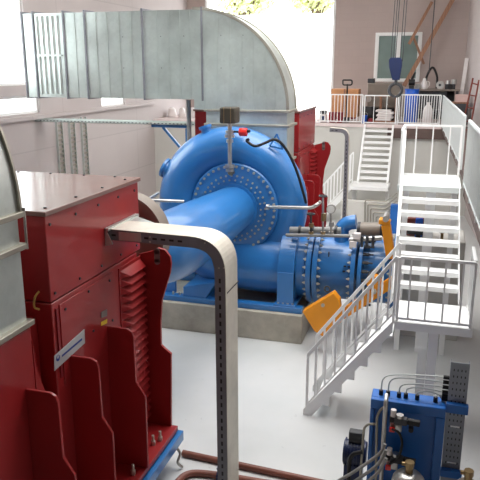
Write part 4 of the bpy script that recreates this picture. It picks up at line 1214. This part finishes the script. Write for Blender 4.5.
# workbench with clutter
xa, xb = on_floor(404, 458, 28.3); zw = at(430, 89, 28.3).z
wb = thing('workbench', ((xa + xb) / 2, 28.3, ZF), 'long cluttered workbench along the back wall at the right', 'workbench')
MB().bx(xa, xb, 28.0, 28.7, zw - .07, zw).build('bench_top', 'cylgrey', wb, bevel=.008)
for x in (xa + .1, (xa + xb) / 2, xb - .1): MB().bx(x - .05, x + .05, 28.1, 28.6, ZF, zw - .07).build('leg', 'darkgrey', wb)
MB().bx(xa, xb, 28.1, 28.62, ZF + .4, ZF + .45).build('shelf', 'darkgrey', wb)
MB().bx(xa + .2, xb - .2, 28.52, 28.6, ZF + .05, zw - .08).build('shade_panel', 'dark', wb)  # black sheet added in place of the shade under the bench
MB().bx(xa + .5, xb - .5, 28.15, 28.5, ZF + .46, zw - .1).build('drawer_unit', 'darkgrey', wb)
def P28(px): return at(px, 88, 28.3).x
t = thing('blue_drum', (at(411.5, 100, 27.3).x, 27.3, ZF), 'bright blue plastic drum behind the right hall railing', 'drum')
x = at(411.5, 100, 27.3).x; hz = at(411, 89, 27.3).z - ZF
MB().lathe([(.25, 0), (.27, .03), (.27, hz * .5), (.28, hz * .53), (.27, hz * .56), (.27, hz - .03), (.25, hz), (0.01, hz)], (x, 27.3, ZF), (0, 0, 1), 28).build('barrel', 'bluep', t)
MB().ring((x, 27.3, ZF + hz - .02), (0, 0, 1), .26, .285, .04, 28).build('rim', 'bluep', t)
x = at(428, 110, 26.4).x
t = thing('white_jug', (x, 26.4, ZF), 'big white plastic jug right behind the hall railing bars', 'jug')
MB().lathe([(.17, 0), (.19, .03), (.19, .5), (.12, .68), (.06, .74), (.06, .78), (0.01, .78)], (x, 26.4, ZF), (0, 0, 1), 26).build('body', 'plastic', t)
MB().cyl((x, 26.4, ZF + .78), (x, 26.4, ZF + .83), .065, 18).build('cap', 'plastic', t)
x = P28(424); t = thing('white_jug', (x, 28.3, zw), 'small white jug on the workbench top', 'jug')
MB().lathe([(.13, 0), (.15, .03), (.15, .2), (.07, .34), (.06, .42), (0.01, .42)], (x, 28.25, zw), (0, 0, 1), 22).build('body', 'plastic', t)
MB().tube([(x + .13, 28.25, zw + .1), (x + .2, 28.25, zw + .12), (x + .2, 28.25, zw + .28), (x + .09, 28.25, zw + .3)], .02, .05).build('handle', 'plastic', t)
x = P28(431); one(MB().hose([(x - .22, 28.5, zw + .02), (x - .2, 28.5, zw + .5), (x, 28.5, zw + .85), (x + .2, 28.5, zw + .5), (x + .22, 28.5, zw + .02)], .045), 'hose_loop', 'dark', 'black hose standing in a loop on the workbench', 'hose')
x = P28(411.5); t = thing('bench_grinder', (x, 28.3, zw), 'dark bench grinder at the left end of the workbench', 'grinder')
MB().bx(x - .1, x + .1, 28.2, 28.4, zw, zw + .12).build('stand', 'darkgrey', t, bevel=.01)
MB().cyl((x - .12, 28.3, zw + .26), (x + .12, 28.3, zw + .26), .13, 20).build('motor', 'dark', t)
MB().sweep([(x, 28.3, zw + .38), (x + .08, 28.3, zw + .6), (x + .12, 28.3, zw + .66)], [.06, .04, .03], 10).build('lamp_arm', 'dark', t)
x = P28(440); t = thing('gear_wheel', (x, 28.3, zw), 'pale steel wheel leaning on the workbench', 'wheel')
MB().ring((x, 28.3, zw + .16), (.2, 1, 0), .05, .16, .07, 26).build('rim', 'steel', t)
MB().cyl((x - .02, 28.24, zw + .16), (x + .02, 28.36, zw + .16), .05, 14).build('hub', 'darkgrey', t)
x = P28(450.5); t = thing('engine_part', (x, 28.3, zw), 'dark engine part at the right end of the workbench', 'engine')
MB().bx(x - .22, x + .18, 28.15, 28.5, zw, zw + .2).build('block', 'darkgrey', t, bevel=.02)
m = MB(); m.cyl((x - .1, 28.2, zw + .2), (x - .1, 28.2, zw + .34), .08, 14); m.cyl((x + .12, 28.25, zw + .2), (x + .12, 28.25, zw + .38), .1, 14); m.build('head', 'steel', t)
m = MB(); m.cyl((x - .02, 28.1, zw + .1), (x - .02, 28.15, zw + .1), .1, 18); m.build('pulley', 'dark', t)
x = P28(417.5); one(MB().bx(x - .09, x + .1, 28.05, 28.3, zw, zw + .2), 'parts_tin', 'grey', 'grey parts tin beside the white jug', 'tin', bevel=.015)
# right side boxes
for i, (px, py, w_, h_, mat, lab) in enumerate(((461, 102, .42, .28, 'pinkbox', 'pinkish carton lying on top of the stacked crates'), )):
    p = at(px, py, 26.6)
    xa, xb = p.x - .22, p.x + .25
    t = thing('storage_crate', (p.x, 26.6, ZF), 'dark storage crate under the pinkish carton', 'crate')
    zc_ = p.z
    MB().bx(xa - .08, xb + .02, 26.4, 26.9, ZF, zc_ - .01).build('crate_body', 'darkgrey', t, bevel=.01)
    MB().bx(xa - .1, xb + .03, 26.38, 26.92, zc_ - .05, zc_ - .001).build('lid', 'woodbrown', t)
    one(MB().bx(xa, xb, 26.45, 26.85, zc_ + .001, zc_ + h_), 'carton', mat, lab, 'box', bevel=.01)
one(MB().bar(at(461, 97, 28.4), at(467, 58, 28.5), .14, .06, (0, 1, 0)), 'white_board', 'plastic', 'pale board leaning by the corner of the right wall', 'board', bevel=.006)
one(MB().bar(at(468, 95, 28.9), at(472, 38, 29.6), .16, .05, (0, 1, 0)), 'dark_board', 'darkgrey', 'tall dark board leaning behind the pale one', 'board', bevel=.006)
# red hand truck
y = 24.4
t = thing('hand_truck', at(474, 118, y), 'rusty red hand truck frame parked on the gallery by the wall', 'hand truck')
A = [at(463, 120, y), at(473, 78, y), at(471, 120, y), at(479, 80, y)]
dz = ZF - A[0].z
A = [v.copy() for v in A]
A[0].z = A[2].z = ZF + .1
MB().cyl(A[0], A[1], .03, 10).build('side_tube', 'rust', t); MB().cyl(A[2], A[3], .03, 10).build('side_tube', 'rust', t)
m = MB()
for f in (.12, .4, .66, .9): m.cyl(A[0].lerp(A[1], f), A[2].lerp(A[3], f), .022, 8)
m.each('cross_tube', 'rust', t)
m = MB(); m.cyl((A[0].x - .05, y, ZF + .11), (A[0].x + .02, y, ZF + .11), .1, 18); m.cyl((A[2].x - .02, y, ZF + .11), (A[2].x + .05, y, ZF + .11), .1, 18); m.each('wheel', 'dark', t)
MB().bx(A[0].x, A[2].x, y - .2, y, ZF, ZF + .02).build('toe_plate', 'rust', t)
# clutter in the upper hall at far left
for i, (px, r) in enumerate(((172, .35), (182, .28), (193, .4), (203, .3))):
    x = at(px, 112, 27.2).x
    one(MB().lathe([(r * .5, 0), (r * .6, .1), (r * .45, .35), (r * .2, .42), (0.01, .42)], (x, 27.2, ZF), (0, 0, 1), 18), 'plastic_bag', 'plastic', 'crumpled white bag in the far hall below the duct, %s' % ('first from the left', 'second from the left', 'third from the left', 'rightmost one')[i], 'bag', 'white bags below the duct')

# ================================================================== LIGHT
wd = bpy.data.worlds.new('world'); scene.world = wd; wd.use_nodes = True
bg = wd.node_tree.nodes['Background']; bg.inputs['Color'].default_value = (.93, .97, 1, 1); bg.inputs['Strength'].default_value = 6.5


def area(name, loc, size, energy, rot=(0, 0, 0), color=(1, 1, 1)):
    l = bpy.data.lights.new(name, 'AREA'); l.shape = 'RECTANGLE'; l.size = size[0]; l.size_y = size[1]; l.energy = energy; l.color = color
    o = bpy.data.objects.new(name, l); col.objects.link(o); o.location = loc; o.rotation_euler = rot
    return o


area('ceiling_fill_a', (-3.5, 18, ZC - .1), (8, 8), 600, color=(1, .98, .96))  # added fill light below the ceiling, no lamp fitting behind it
area('ceiling_fill_b', (-1.5, 11.0, ZC - .1), (7, 6), 1000, color=(1, .98, .96))  # second added fill, brightens the front of the hall
scene.view_settings.view_transform = 'Standard'; scene.view_settings.look = 'None'
scene.view_settings.gamma = 1; scene.view_settings.use_curve_mapping = False
scene.view_settings.exposure = 0.0
scene.cycles.use_denoising = True
scene.cycles.max_bounces = 10; scene.cycles.diffuse_bounces = 5
scene.cycles.sample_clamp_indirect = 6
